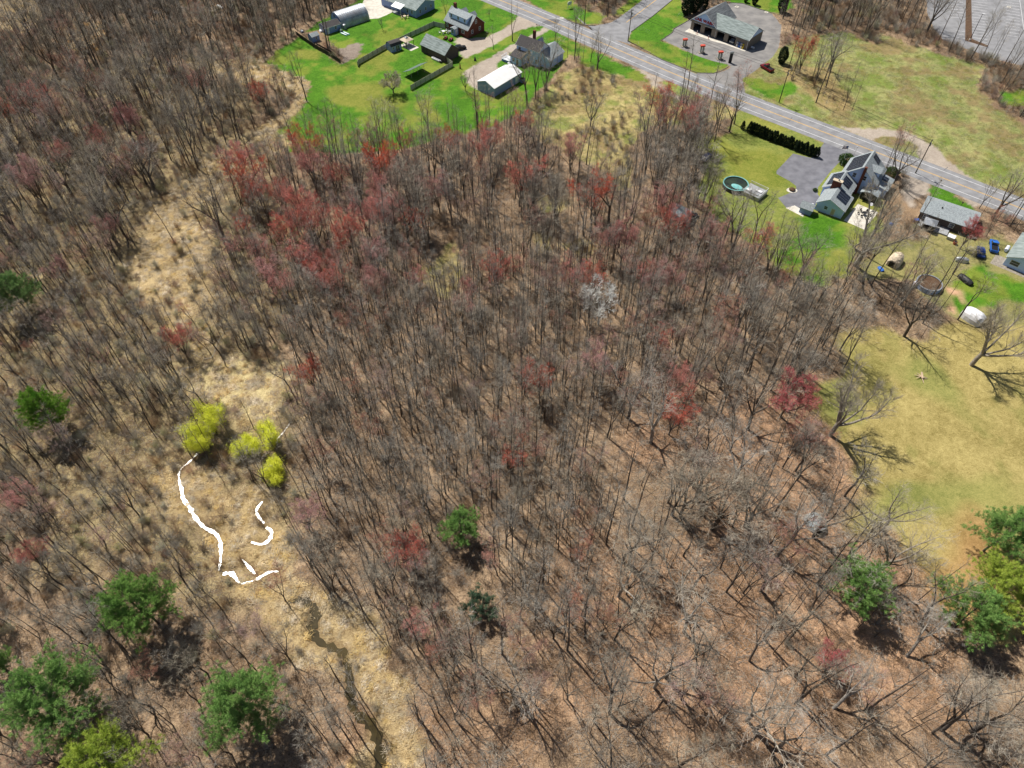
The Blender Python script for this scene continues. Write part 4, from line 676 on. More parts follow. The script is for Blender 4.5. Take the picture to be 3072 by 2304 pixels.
gable(t, 'y', 0, 12.5, 0, 7.5, 2.6, 4.4, M['whitesid'], M['shingle_g']); opening(t, 'y-', 0, 2.2, 1.0, 2.0, 1.3); o = sheet('house_slab', [lp(t, *q)[:2] for q in ((-2.6, -1.6), (8, -1.6), (8, -.02), (-.02, -.02), (-.02, 3.2), (-2.6, 3.2))], .02, M['stone']); o['kind'] = 'structure'
v = thing('propane_tank', 'white propane tank against the left wall of the house at the right edge', 'tank', lp(t, -1.2, 6.4), t.rotation_euler[2]); MB().cyl((0, -1, .7), (0, 1, .7), .45, .45, 12).build('tank_body', M['white'], v); MB().box(-.3, .3, -.7, -.5, 0, .4).box(-.3, .3, .5, .7, 0, .4).build('foot', M['metal'], v)
vehicle('parked_pickup', 'blue and white pickup truck parked left of the house at the right edge', 'pickup truck', (*G(*B5(1075, 735)), 0), R(68), M['blue'], 5.0, 1.9, 1.6, 'pickup'); vehicle('parked_car', 'dark blue car under the crimson tree beside the pickup', 'car', (*G(*B5(935, 800)), 0), R(68), M['bluedk'])
vehicle('parked_car', 'black car with a glinting windscreen parked under trees below the meadow', 'car', (*G(*ZM(1575, 1255)), 0), R(15), M['black_p']); KEEP.append((G(*ZM(1575, 1255)), 3.5))
t = thing('grey_shed', 'grey-roofed shed hidden in bare trees left of the black car', 'shed', (*G(*ZM(1490, 1255)), 0), wa); gable(t, 'x', -2.6, 2.6, -2, 2, 2.2, 3.2, M['graysid'], M['shingle'], trim=False); KEEP.append((G(*ZM(1490, 1240)), 2.6))
vehicle('parked_car', 'white and blue car glimpsed through the roadside clump', 'car', (*G(*ZP(375, 255)), 0), R(50), M['bluedk'], glassm=M['white']); KEEP.append((G(*ZP(375, 255)), 3))
vehicle('dark_red_truck', 'dark red truck with a pale roof partly behind the pink tree by the field', 'truck', (*G(*ZA(1770, 260)), 0), R(120), M['redc'], 5.2, 2, 1.7, 'pickup'); vehicle('parked_car', 'silver car standing in the last open bay of the car wash', 'car', lp(bpy.data.objects['car_wash'], 17.8, 2.4), wa + R(90), M['metal'])
# round pool at right
pc = G(*B5(370, 1150)); t = thing('round_pool', 'round above-ground pool with a blue wall under a dark leaf-strewn cover', 'pool', (pc[0], pc[1], 0), 0); KEEP.append((pc, 5)); ringwall(2.9, 3.05, 0, 1.2, M['graysid'], 'pool_wall', t); ringwall(2.8, 3.12, 1.2, 1.28, M['metal'], 'rim', t)
MB().prism([(c * 2.88, s * 2.88) for c, s in ring], 'z', .9, 1.1).build('cover', M['soil'], t); box('steps', M['white'], t, -3.9, -3.08, -.5, .6, 0, 1.1)
def tarp_shelter(name, label, p, ang, L_, W_, H_, m, cat='shelter'):
    t = thing(name, label, cat, (*p, 0), ang); KEEP.append((p, 2.2 if 'dome' in name else 3.6)); mb = MB(); n1, n2 = 8, 10; vs = []
    for j in range(n1 + 1):
        yy = -L_ / 2 + L_ * j / n1; k = 1 - .25 * abs(2 * j / n1 - 1) ** 3
        for i in range(n2 + 1): a = math.pi * i / n2; vs.append((-W_ / 2 * math.cos(a) * k + random.gauss(0, .04), yy, (H_ * k) * (math.sin(a) ** .7) * (1 + random.gauss(0, .015))))
    mb.add(vs, [(j * (n2 + 1) + i, j * (n2 + 1) + i + 1, (j + 1) * (n2 + 1) + i + 1, (j + 1) * (n2 + 1) + i) for j in range(n1) for i in range(n2)] + [tuple(range(n2 + 1)), tuple(n1 * (n2 + 1) + i for i in range(n2 + 1))[::-1]]); mb.build('cover', m, t)
    box('door_flap', M['black'], t, -W_ * .2, W_ * .2, -L_ / 2 - .06, -L_ / 2 + .0, 0, H_ * .6); return t
tarp_shelter('camper_cover', 'beige tarpaulin over a camper below the patio trees', G(*K3(1350, 1080)), wa, 4.6, 3.4, 2.7, M['tan']); tarp_shelter('tent_shelter', 'white arched tent shelter at the corner of the lower right yard', G(*K3(1865, 1455)), .6, 5, 3.8, 2.8, M['white'])
tarp_shelter('dome_tent', 'blue-grey dome tent among the trees left of the yellow lawn', G(*K8(505, 1400)), .3, 3.8, 3.6, 2.1, M['shingle']); o = tarp_shelter('blue_tarp', 'crumpled blue tarpaulin on the ground below the camper cover', G(*K3(1262, 1125)), .2, 1.8, 1.2, .5, M['blue'], 'tarpaulin')
tarp_shelter('blue_tarp', 'small round blue tarpaulin right of the white patio', G(*K3(1328, 828)), 1, 1.1, 1.1, .6, M['blue'], 'tarpaulin'); tarp_shelter('parked_boat_cover', 'dark covered boat in the shade by the crooked yard tree', G(*K3(1820, 1200)), .4, 4, 1.9, 1.2, M['black'], 'covered boat')
tarp_shelter('grey_cover', 'pale grey covered trailer beside the crooked tree behind the ranch house', G(*B5(735, 880)), 1.3, 3, 1.4, 1.3, M['metal'], 'covered trailer')
v = thing('stump_logs', 'bleached stump with splayed roots on the yellow lawn', 'logs', (*G(*K8(1168, 480)), 0)); mb = MB()
for i in range(9): a = random.uniform(0, 6.28); mb.cyl((0, 0, .3), (math.cos(a) * random.uniform(.9, 1.8), math.sin(a) * random.uniform(.9, 2.0), random.uniform(.1, .5)), .14, .05, 6)
mb.cyl((0, -.6, .3), (.2, .9, .6), .28, .2, 8).build('log_pile', M['driftwood'], v)
v = thing('white_tank', 'white cylinder tank lying at the wood edge near the top', 'tank', (*G(*ZL(1570, 62)), 0), R(-40)); MB().cyl((-1.8, 0, .6), (1.8, 0, .6), .55, .55, 12).build('tank_body', M['white'], v); MB().box(-1.2, -1, -.4, .4, 0, .3).box(1, 1.2, -.4, .4, 0, .3).build('foot', M['metal'], v)
for p_, lb, s_ in (((1110, 100), 'white scrap heap between dark trunks at the top left', 1.2), ((1290, 62), 'small white drum between dark trunks near the top', .7), ((1300, 130), 'pale scrap by the wet hollow near the top', 1.0)):
    v = thing('scrap_pile', lb, 'scrap', (*G(*ZL(*p_)), 0), .5); mb = MB(); [mb.box(x_, x_ + .8 * s_, y_, y_ + .5 * s_, 0, random.uniform(.3, .8) * s_) for x_, y_ in ((-1, -.4), (.1, .2), (-.6, .6))]; mb.build('scrap', M['white'], v)
for p_, lb, m_ in (((130, 470), 'pale tarp-covered heap at the top end of the dark fence', 'metal'), ((400, 465), 'white covered trailer between the two blue-grey sheds', 'white'), ((690, 455), 'pale green covered mower by the shed wall', 'greenroof')): tarp_shelter('covered_heap', lb, G(*B2(*p_)), .5, 1.8, 1.3, 1.0, M[m_], 'covered heap')
for p_, lb in (((730, 500), 'pale green canoe on the grass beside the shed, nearer one'), ((765, 488), 'pale green canoe on the grass beside the shed, further one')):
    v = thing('canoe', lb, 'canoe', (*G(*B2(*p_)), 0), R(-40)); MB().prism([(-2, 0), (-1.2, -.35), (1.2, -.35), (2, 0), (1.2, .35), (-1.2, .35)], 'z', .05, .35).build('hull', M['teal'], v); MB().prism([(-1.6, 0), (-1.1, -.22), (1.1, -.22), (1.6, 0), (1.1, .22), (-1.1, .22)], 'z', .351, .38).build('inside', M['white'], v)
v = thing('steel_drum', 'shiny steel drum at the corner between the arched shed and the blue shed', 'drum', (*G(*B2(745, 420)), 0)); MB().cyl((0, 0, 0), (0, 0, 1.7), .6, .6, 12).build('drum', M['steel'], v); MB().cyl((0, 0, 1.7), (0, 0, 1.9), .6, .2, 12).build('lid', M['metal'], v)
v = thing('tree_stump', 'dark standing stump at the lower edge of the lawn right of centre', 'stump', (*G(*K1(1435, 805)), 0)); MB().cyl((0, 0, 0), (0, 0, 4.2), .28, .2, 8).build('trunk', M['polewood'], v)
v = thing('garden_post', 'short dark post on the grass by the gravel drive corner', 'post', (*G(*B1(578, 820)), 0)); MB().cyl((0, 0, 0), (0, 0, 2.0), .3, .12, 7).build('post', M['rust'], v)
v = thing('small_conifer', 'tiny dark bush on the grass strip beside the gravel drive', 'bush', (*G(*B1(775, 715)), 0)); MB().cyl((0, 0, 0), (0, 0, 1.5), .5, .08, 8).build('crown', M['fenced'], v)
# --- poles, wires, signs, mailboxes
POLES = []
def pole(label, p, h, arm=True, ang=R(47)):
    v = thing('utility_pole', label, 'utility pole', (*p, 0), ang); MB().cyl((0, 0, 0), (0, 0, h), .17, .11, 8).build('pole', M['polewood'], v); POLES.append((p, h))
    if arm:
        box('crossarm', M['polewood'], v, -1.2, 1.2, -.06, .06, h - .7, h - .58)
        for x_ in (-1.1, -.4, .4, 1.1): MB().cyl((x_, 0, h - .58), (x_, 0, h - .38), .06, .05, 6).build('insulator', M['metal'], v)
        MB().cyl((.3, -.05, h - 2.1), (.3, -.05, h - 1.2), .24, .24, 8).build('transformer', M['metal'], v)
    return v
pA = G(*K2(130, 180)); pB = G(*K2(452, 305)); pC = G(*K2(1565, 757)); pD = G(*ZC(760, 640)); pE = G(*K2(300, 130))
pole('plain wooden pole on the grass left of the side road mouth', pA, 11.2, False); pole('wooden utility pole on the grass at the car wash corner', pB, 11.5); pole('wooden utility pole on the field side of the road', pC, 11.2); pole('wooden utility pole rising behind the budding tree near the dirt pull-off', G(*ZC(770, 640)), 11, True); pole('thin wooden pole beside the side road', pE, 10.5, False)
pF = (pC[0] * 2.0 - pB[0] * 1.0 + 60, pC[1] * 2.0 - pB[1] - 50)
def wire(label, a, b, sag=.9):
    v = thing('overhead_wire', label, 'wire', (a[0], a[1], 0)); mb = MB(); P = []
    for i in range(13): t_ = i / 12; P.append((((b[0] - a[0]) * t_), ((b[1] - a[1]) * t_), a[2] * (1 - t_) + b[2] * t_ - sag * 4 * t_ * (1 - t_)))
    for q0, q1 in zip(P, P[1:]): mb.cyl(q0, q1, .035, .035, 4, caps=False)
    mb.build('cable', M['dark'], v)
pDd = G(*ZC(770, 640))
for o_, nm in ((-.9, 'near'), (.9, 'far')):
    f = lambda p, z=10.7: (p[0] + o_ * .7, p[1] + o_ * .7, z)
    wire('%s overhead wire from the car wash corner pole to the field pole' % nm, f(pB), f(pC, 10.5)); wire('%s overhead wire from the field pole along the road to the next pole' % nm, f(pC, 10.5), f(pDd, 10.3)); wire('%s overhead wire between the two poles at the side road mouth' % nm, f(pA), f(pB))
v = thing('pylon_board', 'white oval roadside sign on two legs at the top by the brown thicket', 'sign', (*G(*ZB(1805, 110)), 0), R(35)); MB().cyl((-.8, 0, 0), (-.8, 0, 2.6), .08).cyl((.8, 0, 0), (.8, 0, 2.6), .08).build('legs', M['white'], v); MB().prism([(math.cos(a) * 1.1, 1.9 + math.sin(a) * .7) for a in np.arange(0, 6.28, .4)], 'y', -.06, .06).build('board', M['white'], v)
v = thing('mailbox_row', 'row of three dark mailboxes at the gravel drive entrance', 'mailboxes', (*G(*ZB(1385, 375)), 0), R(-43))
for i, x_ in enumerate((-.7, 0, .7)):
    MB().cyl((x_, 0, 0), (x_, 0, 1.1), .05).build('post', M['polewood'], v); MB().prism([(-.12, 1.1), (.12, 1.1), (.12, 1.3), (0, 1.38), (-.12, 1.3)], 'x', x_ - .16, x_ + .16).build('mailbox', M['black'], v)
for k_, p_, lb in ((ZC, (1085, 790), 'small roadside mailbox beside the ranch house lawn'), (ZC, (575, 190), 'brown marker post in the grass island by the dirt pull-off'), (ZC, (1370, 1080), 'short lamp post on the grass in front of the ranch house')):
    v = thing('roadside_post', lb, 'post', (*G(*k_(*p_)), 0)); MB().cyl((0, 0, 0), (0, 0, 1.6), .06).build('post', M['polewood'], v); box('box', M['polewood'], v, -.15, .15, -.2, .2, 1.2, 1.5)
v = thing('basketball_lamp', 'white lamp on a thin post by the round bush', 'lamp', (*G(*B4(1455, 120)), 0)); MB().cyl((0, 0, 0), (0, 0, 2.2), .04).build('post', M['pole_w'], v); MB().cyl((0, 0, 2.2), (0, 0, 2.6), .2, .12, 8).build('lamp_head', M['white'], v)
v = thing('car_park_lamp', 'tall dark lamp post on the kerbed island of the car park', 'street lamp', (*G(*K4(1675, 400)), 0), R(-40)); MB().cyl((0, 0, 0), (0, 0, 9.5), .13, .08).build('post', M['black'], v); box('lamp_head', M['white'], v, -.2, .8, -.2, .2, 9.5, 9.65); MB().cyl((0, 0, 0), (0, 0, .6), .35).build('base', M['concrete'], v)
for k_, p_, lb in ((B3, (1330, 130), 'square pale drain surround at the back of the car wash lot'), (B3, (1890, 232), 'square pale drain surround at the far kerb of the car wash lot'), (ZB, (1705, 240), 'white drain surround on the road edge kerb'), (K4, (2062, 70), 'square pale drain surround in the car park')):
    x_, y_ = G(*k_(*p_)); o = MB().box(-.7, .7, -.7, -.3, 0, .05).box(-.7, .7, .3, .7, 0, .05).box(-.7, -.3, -.3, .3, 0, .05).box(.3, .7, -.3, .3, 0, .05).build('drain_surround', M['concrete']); o.location = (x_, y_, .01); o.rotation_euler = (0, 0, wa); tag(o, lb, 'drain')
vehicle('parked_car', 'dark vehicle at the top edge between the thicket and the green lawn', 'car', (*G(*K2(1950, 12)), 0), wa, M['black_p'], 5, 2, 1.7)
# ================================================================ TREES
def tubes(segs, n):
    P0 = np.array([s[0] for s in segs], float); P1 = np.array([s[1] for s in segs], float); R0 = np.array([s[2] for s in segs])[:, None, None]; R1 = np.array([s[3] for s in segs])[:, None, None]
    D = P1 - P0; D /= np.linalg.norm(D, axis=1)[:, None] + 1e-9
    ref = np.where(np.abs(D[:, 2:3]) > .8, np.array([[1., 0, 0]]), np.array([[0, 0, 1.]])); A_ = np.cross(D, ref); A_ /= np.linalg.norm(A_, axis=1)[:, None]; B_ = np.cross(D, A_)
    t = np.arange(n) * 2 * np.pi / n; ring = A_[:, None] * np.cos(t)[None, :, None] + B_[:, None] * np.sin(t)[None, :, None]
    V = np.concatenate([P0[:, None] + ring * R0, P1[:, None] + ring * R1], 1).reshape(-1, 3)
    base = (np.arange(len(segs)) * 2 * n)[:, None]; i = np.arange(n); j = (i + 1) % n
    Q = np.stack([base + i, base + j, base + n + j, base + n + i], 2).reshape(-1, 4)
    return V, Q
def npmesh(name, V, Q, mats, mi=None, T=None):
    me = bpy.data.meshes.new(name); V = np.asarray(V, np.float32); me.vertices.add(len(V)); me.vertices.foreach_set('co', V.ravel())
    lv = []; ls = []; lt = []; k = 0
    if Q is not None and len(Q): lv.append(Q.ravel()); ls.append(np.arange(len(Q)) * 4); lt.append(np.full(len(Q), 4)); k = Q.size
    if T is not None and len(T): lv.append(T.ravel()); ls.append(k + np.arange(len(T)) * 3); lt.append(np.full(len(T), 3))
    lv = np.concatenate(lv).astype(np.int32); ls = np.concatenate(ls).astype(np.int32); lt = np.concatenate(lt).astype(np.int32)
    me.loops.add(len(lv)); me.loops.foreach_set('vertex_index', lv); me.polygons.add(len(ls)); me.polygons.foreach_set('loop_start', ls); me.polygons.foreach_set('loop_total', lt)
    for m in mats: me.materials.append(m)
    if mi is not None: me.polygons.foreach_set('material_index', np.asarray(mi, np.int32))
    me.update(); me.validate(); return me
def rv(s=1.0): return Vector((random.gauss(0, s), random.gauss(0, s), random.gauss(0, s)))
def walk(segs, p, d, L, r0, r1, ns, wob, up, lvl):
    out = []; p = Vector(p); d = Vector(d).normalized()
    for i in range(ns):
        d = (d + rv(wob) + Vector((0, 0, up))).normalized(); q = p + d * (L / ns); ra = r0 + (r1 - r0) * i / ns; rb = r0 + (r1 - r0) * (i + 1) / ns
        segs.append((tuple(p), tuple(q), ra, rb, lvl)); out.append((q.copy(), d.copy(), rb, (i + 1) / ns)); p = q
    return out
def tilt(d, ang, az):
    d = Vector(d).normalized(); a = d.orthogonal().normalized(); b = d.cross(a)
    return (d * math.cos(ang) + (a * math.cos(az) + b * math.sin(az)) * math.sin(ang)).normalized()
def at_(path, p0, t):
    k = min(int(t * len(path)), len(path) - 1); f = t * len(path) - k; q, d, r, _ = path[k]; a = p0 if k == 0 else path[k - 1][0]
    return a.lerp(q, f), d, r
def grow(seed, h=17, r=.17, base=.45, nl=15, ll=3.4, el=48, sub=6, tw=5, tl=.85, tr=.013, wob=.05, leaders=1, spread=.3, split=.3, crook=.12, lean=0, buds=0, budr=.035, top=1.0, sublen=.42, up=.06):
    random.seed(seed); segs = []; L0 = []
    d = tilt((0, 0, 1), lean, 0)
    if leaders == 1:
        w = walk(segs, (0, 0, 0), d, h, r, r * .18, 12, wob, up * .8, 0); L0.append((w, Vector((0, 0, 0)), base, h))
    else:
        w = walk(segs, (0, 0, -.1), d, h * split + .1, r, r * .85, 4, wob, .05, 0); az = random.uniform(0, 6.28)
        for i in range(leaders):
            s = spread * random.uniform(.5, 1.25); dd = tilt(w[-1][1], s, az + i * 6.283 / leaders + random.uniform(-.4, .4)); Lh = h * (1 - split) * random.uniform(.78, 1.0) / math.cos(min(s, .7)) ** .5
            p0, _, rr = at_(w, Vector((0, 0, 0)), random.uniform(.72, .999)); w2 = walk(segs, p0, dd, Lh, r * random.uniform(.45, .68), r * .1, 10, wob * 1.5, up, 0); L0.append((w2, p0.copy(), .18 if base < .4 else .35, Lh))
    bd = []
    for w, p0, bs, hh in L0:
        az = random.uniform(0, 6.28)
        for i in range(nl):
            t = bs + (1 - bs) * (i + random.random() * .8) / nl * top; t = min(t, .985); p, dd, rr = at_(w, p0, t); az += 2.4 + random.uniform(-.5, .5)
            f = 1 - .62 * ((t - bs) / (1 - bs)) ** 1.3; l1 = ll * f * random.uniform(.65, 1.15); e = R(el + random.uniform(-14, 14)) * (1 - .35 * t)
            lw = walk(segs, p, tilt(dd, e, az), l1, min(rr * .5, .022 + .016 * l1), .012, 5, crook, up * 1.6, 1)
            for j in range(sub):
                t2 = .22 + .78 * (j + random.random() * .7) / sub; p2, d2, r2 = at_(lw, p, min(t2, .99)); l2 = l1 * sublen * (1.15 - .5 * t2) * random.uniform(.7, 1.2)
                sw = walk(segs, p2, tilt(d2, R(random.uniform(28, 58)), random.uniform(0, 6.28)), l2, .016, tr, 3, crook * 1.2, up * 1.6, 2)
                for k in range(tw):
                    p3, d3, r3 = at_(sw, p2, min(.25 + .75 * (k + random.random()) / tw, .99)); l3 = tl * random.uniform(.6, 1.2)
                    tws = walk(segs, p3, tilt(d3, R(random.uniform(18, 52)), random.uniform(0, 6.28)), l3, tr, tr * .5, 2, .1, up * 2, 3)
                    for b_ in range(buds):
                        q, dq, _ = at_(tws, p3, random.uniform(.3, .99)); q = q + rv(.05); e_ = q + (dq + rv(.5)).normalized() * random.uniform(.08, .17); bd.append((tuple(q), tuple(e_), budr, budr * .4, 9))
    return segs, bd
def tree_meshes(name, tm, cm, bm_=None, **kw):
    segs, bd = grow(**kw); a = [s for s in segs if s[4] <= 1]; c_ = [s for s in segs if s[4] > 1]
    V, Q = tubes(a, 5); tme = npmesh(name + '_trunk', V, Q, [tm]); V, Q = tubes(c_, 3); mats = [cm]; mi = np.zeros(len(Q))
    if bd:
        V2, Q2 = tubes(bd, 3); Q = np.concatenate([Q, Q2 + len(V)]); V = np.concatenate([V, V2]); mi = np.concatenate([mi, np.ones(len(Q2))]); mats.append(bm_)
    return tme, npmesh(name + '_crown', V, Q, mats, mi)
bark = mat('bark', (104, 94, 84), .95, (70, 62, 56), 3, obj_rand=.3); barkp = mat('pale_bark', (166, 158, 146), .95, (122, 114, 104), 3, obj_rand=.15); barkw = mat('white_bark', (222, 222, 214), .9, (176, 176, 168), 3)
twig = mat('twig', (180, 172, 156), .95, (134, 127, 115), .5, obj_rand=.3); twigp = mat('pale_twig', (204, 194, 176), .95, (164, 154, 140), .5, obj_rand=.15); twigr = mat('reddish_twig', (180, 146, 130), .95, (140, 110, 98), .5, obj_rand=.2)
bud = mat('red_bud', (228, 138, 124), .8, (208, 106, 96), .6, obj_rand=.15); budf = mat('faint_red_bud', (212, 160, 144), .8, (188, 128, 114), .6, obj_rand=.2); budg = mat('green_bud', (158, 160, 104), .8, (130, 130, 90), .6, obj_rand=.2)
budc = mat('crimson_bud', (210, 104, 110), .8, (184, 78, 88), .6)
twigb = mat('brush_twig', (164, 138, 110), .95, (118, 98, 80), .8, obj_rand=.3)
V_ = {}   # variant name -> (trunk mesh, crown mesh)
for i in range(6): V_['pole%d' % i] = tree_meshes('pole%d' % i, bark, twig, seed=10 + i, h=14.5 + i * .8, r=.12 + .014 * i, base=.42, nl=10, ll=3.7, el=56, sub=5, tw=4, tl=1.0, wob=.028, crook=.07, tr=.0095, up=.035)
for i in range(4): V_['thin%d' % i] = tree_meshes('thin%d' % i, bark, twig, seed=130 + i, h=14 + i * .8, r=.085 + .008 * i, base=.5, nl=8, ll=2.4, el=44, sub=4, tw=3, tl=.8, wob=.022, crook=.07, tr=.009)
for i in range(4): V_['multi%d' % i] = tree_meshes('multi%d' % i, bark, twig, seed=30 + i, h=15 + i, r=.18, wob=.03, crook=.08, leaders=3 + i % 2, spread=.24, split=.16 + .05 * i, nl=9, ll=3.3, el=52, sub=5, tw=4, tl=1.0, tr=.0095, up=.035)
for i in range(4): V_['oak%d' % i] = tree_meshes('oak%d' % i, barkp if i % 2 else bark, twigp if i != 2 else twig, seed=50 + i, h=15, r=.34, leaders=4, spread=.62, split=.32, nl=10, ll=4.8, el=56, sub=5, tw=4, tl=1.1, crook=.13, wob=.05, sublen=.5, tr=.011, up=.03)
for i in range(4): V_['maple%d' % i] = tree_meshes('maple%d' % i, bark, twigr, bud, seed=70 + i, h=13.5 + i * .7, r=.24, leaders=5 + i % 2, spread=.36, split=.16, nl=11, ll=3.5, el=52, sub=7, tw=6, tl=.85, buds=3, up=.03, budr=.028, tr=.0105)
for i in range(2): V_['crimson%d' % i] = tree_meshes('crimson%d' % i, bark, twigr, budc, seed=80 + i, h=14, r=.26, leaders=6, spread=.42, split=.2, nl=11, ll=3.3, el=52, sub=7, tw=7, tl=.8, buds=3, up=.03, budr=.03, tr=.0105)
for i in range(3): V_['faint%d' % i] = tree_meshes('faint%d' % i, bark, twigr, budf, seed=90 + i, h=14.5 + i, r=.17, leaders=3, spread=.24, split=.2, nl=9, ll=3.2, el=54, sub=5, tw=5, tl=.9, buds=2, budr=.024, up=.03, tr=.0105)
V_['green0'] = tree_meshes('green0', bark, twigp, budg, seed=101, h=9, r=.16, leaders=5, spread=.5, split=.2, nl=9, ll=2.6, el=46, sub=6, tw=6, tl=.8, buds=1, budr=.03, crook=.2)
V_['white0'] = tree_meshes('white0', barkw, mat('white_twig', (236, 236, 230), .9, (214, 212, 206), .5), seed=104, h=12, r=.24, leaders=6, spread=.5, split=.22, nl=10, ll=3.0, el=52, sub=6, tw=5, tl=.9, tr=.024, crook=.24)
V_['birch0'] = tree_meshes('birch0', barkw, twigp, seed=106, h=17, r=.15, base=.25, nl=22, ll=3, el=52, sub=5, tw=4, tl=.8)
V_['apple0'] = tree_meshes('apple0', bark, twigp, budg, seed=108, h=6.6, r=.24, leaders=8, spread=.62, split=.18, nl=12, ll=2.2, el=56, sub=7, tw=6, tl=.55, buds=1, budr=.03, crook=.22, up=.02)
V_['vase0'] = tree_meshes('vase0', bark, twig, seed=109, h=8, r=.14, leaders=6, spread=.38, split=.18, nl=6, ll=1.6, el=34, sub=4, tw=4, tl=.5)
V_['slim0'] = tree_meshes('slim0', bark, twig, seed=111, h=16, r=.2, leaders=3, spread=.2, split=.35, nl=8, ll=3, el=38, sub=4, tw=3, tl=.7, lean=.1, crook=.1)
V_['crook0'] = tree_meshes('crook0', bark, twig, seed=113, h=16, r=.26, leaders=4, spread=.42, split=.38, nl=9, ll=3.8, el=52, sub=6, tw=5, tl=.9, crook=.18, wob=.07, tr=.011)
V_['crook1'] = tree_meshes('crook1', bark, twig, seed=115, h=14, r=.2, leaders=2, spread=.34, split=.4, nl=10, ll=3.2, el=56, sub=5, tw=4, tl=.8, crook=.2, wob=.08, tr=.011)
V_['sprawl0'] = tree_meshes('sprawl0', barkp, twig, seed=118, h=15.5, r=.46, leaders=6, spread=.46, split=.26, nl=14, ll=4.4, el=46, sub=7, tw=6, tl=.95, crook=.14, lean=.12, wob=.06)
V_['leanr0'] = tree_meshes('leanr0', barkp, twigp, seed=119, h=15, r=.3, leaders=4, spread=.5, split=.35, nl=10, ll=4, el=50, sub=6, tw=5, tl=.9, crook=.22, lean=.35)
V_['snag0'] = tree_meshes('snag0', bark, twig, seed=121, h=10.5, r=.34, leaders=5, spread=.4, split=.35, nl=3, ll=1.8, el=40, sub=2, tw=2, tl=.4, crook=.2, top=.8)
V_['twin0'] = tree_meshes('twin0', bark, twig, seed=123, h=17, r=.27, leaders=2, spread=.1, split=.1, base=.6, nl=9, ll=2.2, el=40, sub=4, tw=4, tl=.6)
def shrub_mesh(name, seed, h, n, m, m2=None, sp=.5, tw=5):
    random.seed(seed); segs = []; bd = []
    for i in range(n):
        p0 = Vector((random.gauss(0, .22 * h * sp), random.gauss(0, .22 * h * sp), -.1)); dd = tilt((0, 0, 1), abs(random.gauss(0, sp)), random.uniform(0, 6.28)); w = walk(segs, p0, dd, h * random.uniform(.6, 1.05), .022, .008, 5, .12, .03, 1)
        for k in range(tw * 3):
            p, d, r = at_(w, p0, random.uniform(.2, .99)); sw = walk(segs, p, tilt(d, R(random.uniform(20, 65)), random.uniform(0, 6.28)), h * random.uniform(.12, .34), .011, .006, 2, .16, .04, 2)
            if m2:
                q = sw[-1][0]; bd.append((tuple(q), tuple(q + rv(.1)), .035, .02, 9))
    V, Q = tubes(segs, 3); mi = np.zeros(len(Q)); mats = [m]
    if bd: V2, Q2 = tubes(bd, 3); Q = np.concatenate([Q, Q2 + len(V)]); V = np.concatenate([V, V2]); mi = np.concatenate([mi, np.ones(len(Q2))]); mats.append(m2)
    return npmesh(name, V, Q, mats, mi)
SH = {}
for i in range(4): SH['shrub%d' % i] = shrub_mesh('shrub%d' % i, 200 + i, 2.6 + .35 * i, 26, twigb if i % 2 else twig, sp=.45)
SH['shrub4'] = shrub_mesh('shrub4', 207, 2.8, 24, twigp, budg, sp=.5); SH['shrub5'] = shrub_mesh('shrub5', 208, 3, 24, twigr, sp=.5)
for i in range(4): SH['sap%d' % i] = shrub_mesh('sap%d' % i, 220 + i, 5 + i * .8, 4, twig if i % 2 else bark, sp=.16, tw=6)
# ground litter variants
def sticks(seed, n=14, m=None, L=(1, 4), r=.04):
    random.seed(seed); segs = []
    for i in range(n):
        a = random.uniform(0, 6.28); l_ = random.uniform(*L); p = Vector((random.gauss(0, 2.2), random.gauss(0, 2.2), random.uniform(.03, .25)))
        walk(segs, p, (math.cos(a), math.sin(a), random.uniform(-.05, .12)), l_, r * random.uniform(.4, 1.2), .012, 4, .12, -.01, 0)
    V, Q = tubes(segs, 4); return npmesh('sticks', V, Q, [m or barkp])
def tuft(seed, n, L, w, m, lay=.9, spread=.5):
    r_ = np.random.default_rng(seed); V = []; T = []
    for i in range(n):
        a = r_.uniform(0, 6.28) if lay < 1 else r_.normal(0, .6); e = r_.normal(lay * 1.0, .3); p = np.array([r_.normal(0, spread), r_.normal(0, spread), 0.0]); d = np.array([math.cos(a) * math.sin(e), math.sin(a) * math.sin(e), abs(math.cos(e)) + .05]); l_ = L * r_.uniform(.5, 1.2)
        s = np.array([-math.sin(a), math.cos(a), 0]) * w; mdl = p + d * l_ * .55; tip = mdl + np.array([d[0], d[1], -.15]) * l_ * .5; k = len(V); V += [p - s, p + s, mdl - s * .8, mdl + s * .8, tip]; T += [(k, k + 1, k + 3), (k, k + 3, k + 2), (k + 2, k + 3, k + 4)]
    return npmesh('tuft', np.array(V), None, [m], None, np.array(T))
litm = mat('dead_stems', (150, 124, 98), .95, (104, 84, 66), .6, obj_rand=.35)
reedm = mat('dry_reed', (206, 186, 144), .9, (152, 128, 92), .7, obj_rand=.28); grassm = mat('dry_grass', (172, 164, 108), .9, (122, 124, 66), .7, obj_rand=.25)
GC = dict(lit=[tuft(330 + i, 36, .42, .016, litm, .8, .38) for i in range(4)], stick=[sticks(300 + i) for i in range(4)], reed=[tuft(310 + i, 90, .8, .03, reedm, 1.15, .45) for i in range(5)], grass=[tuft(320 + i, 60, .26, .016, grassm, .7, .35) for i in range(3)])

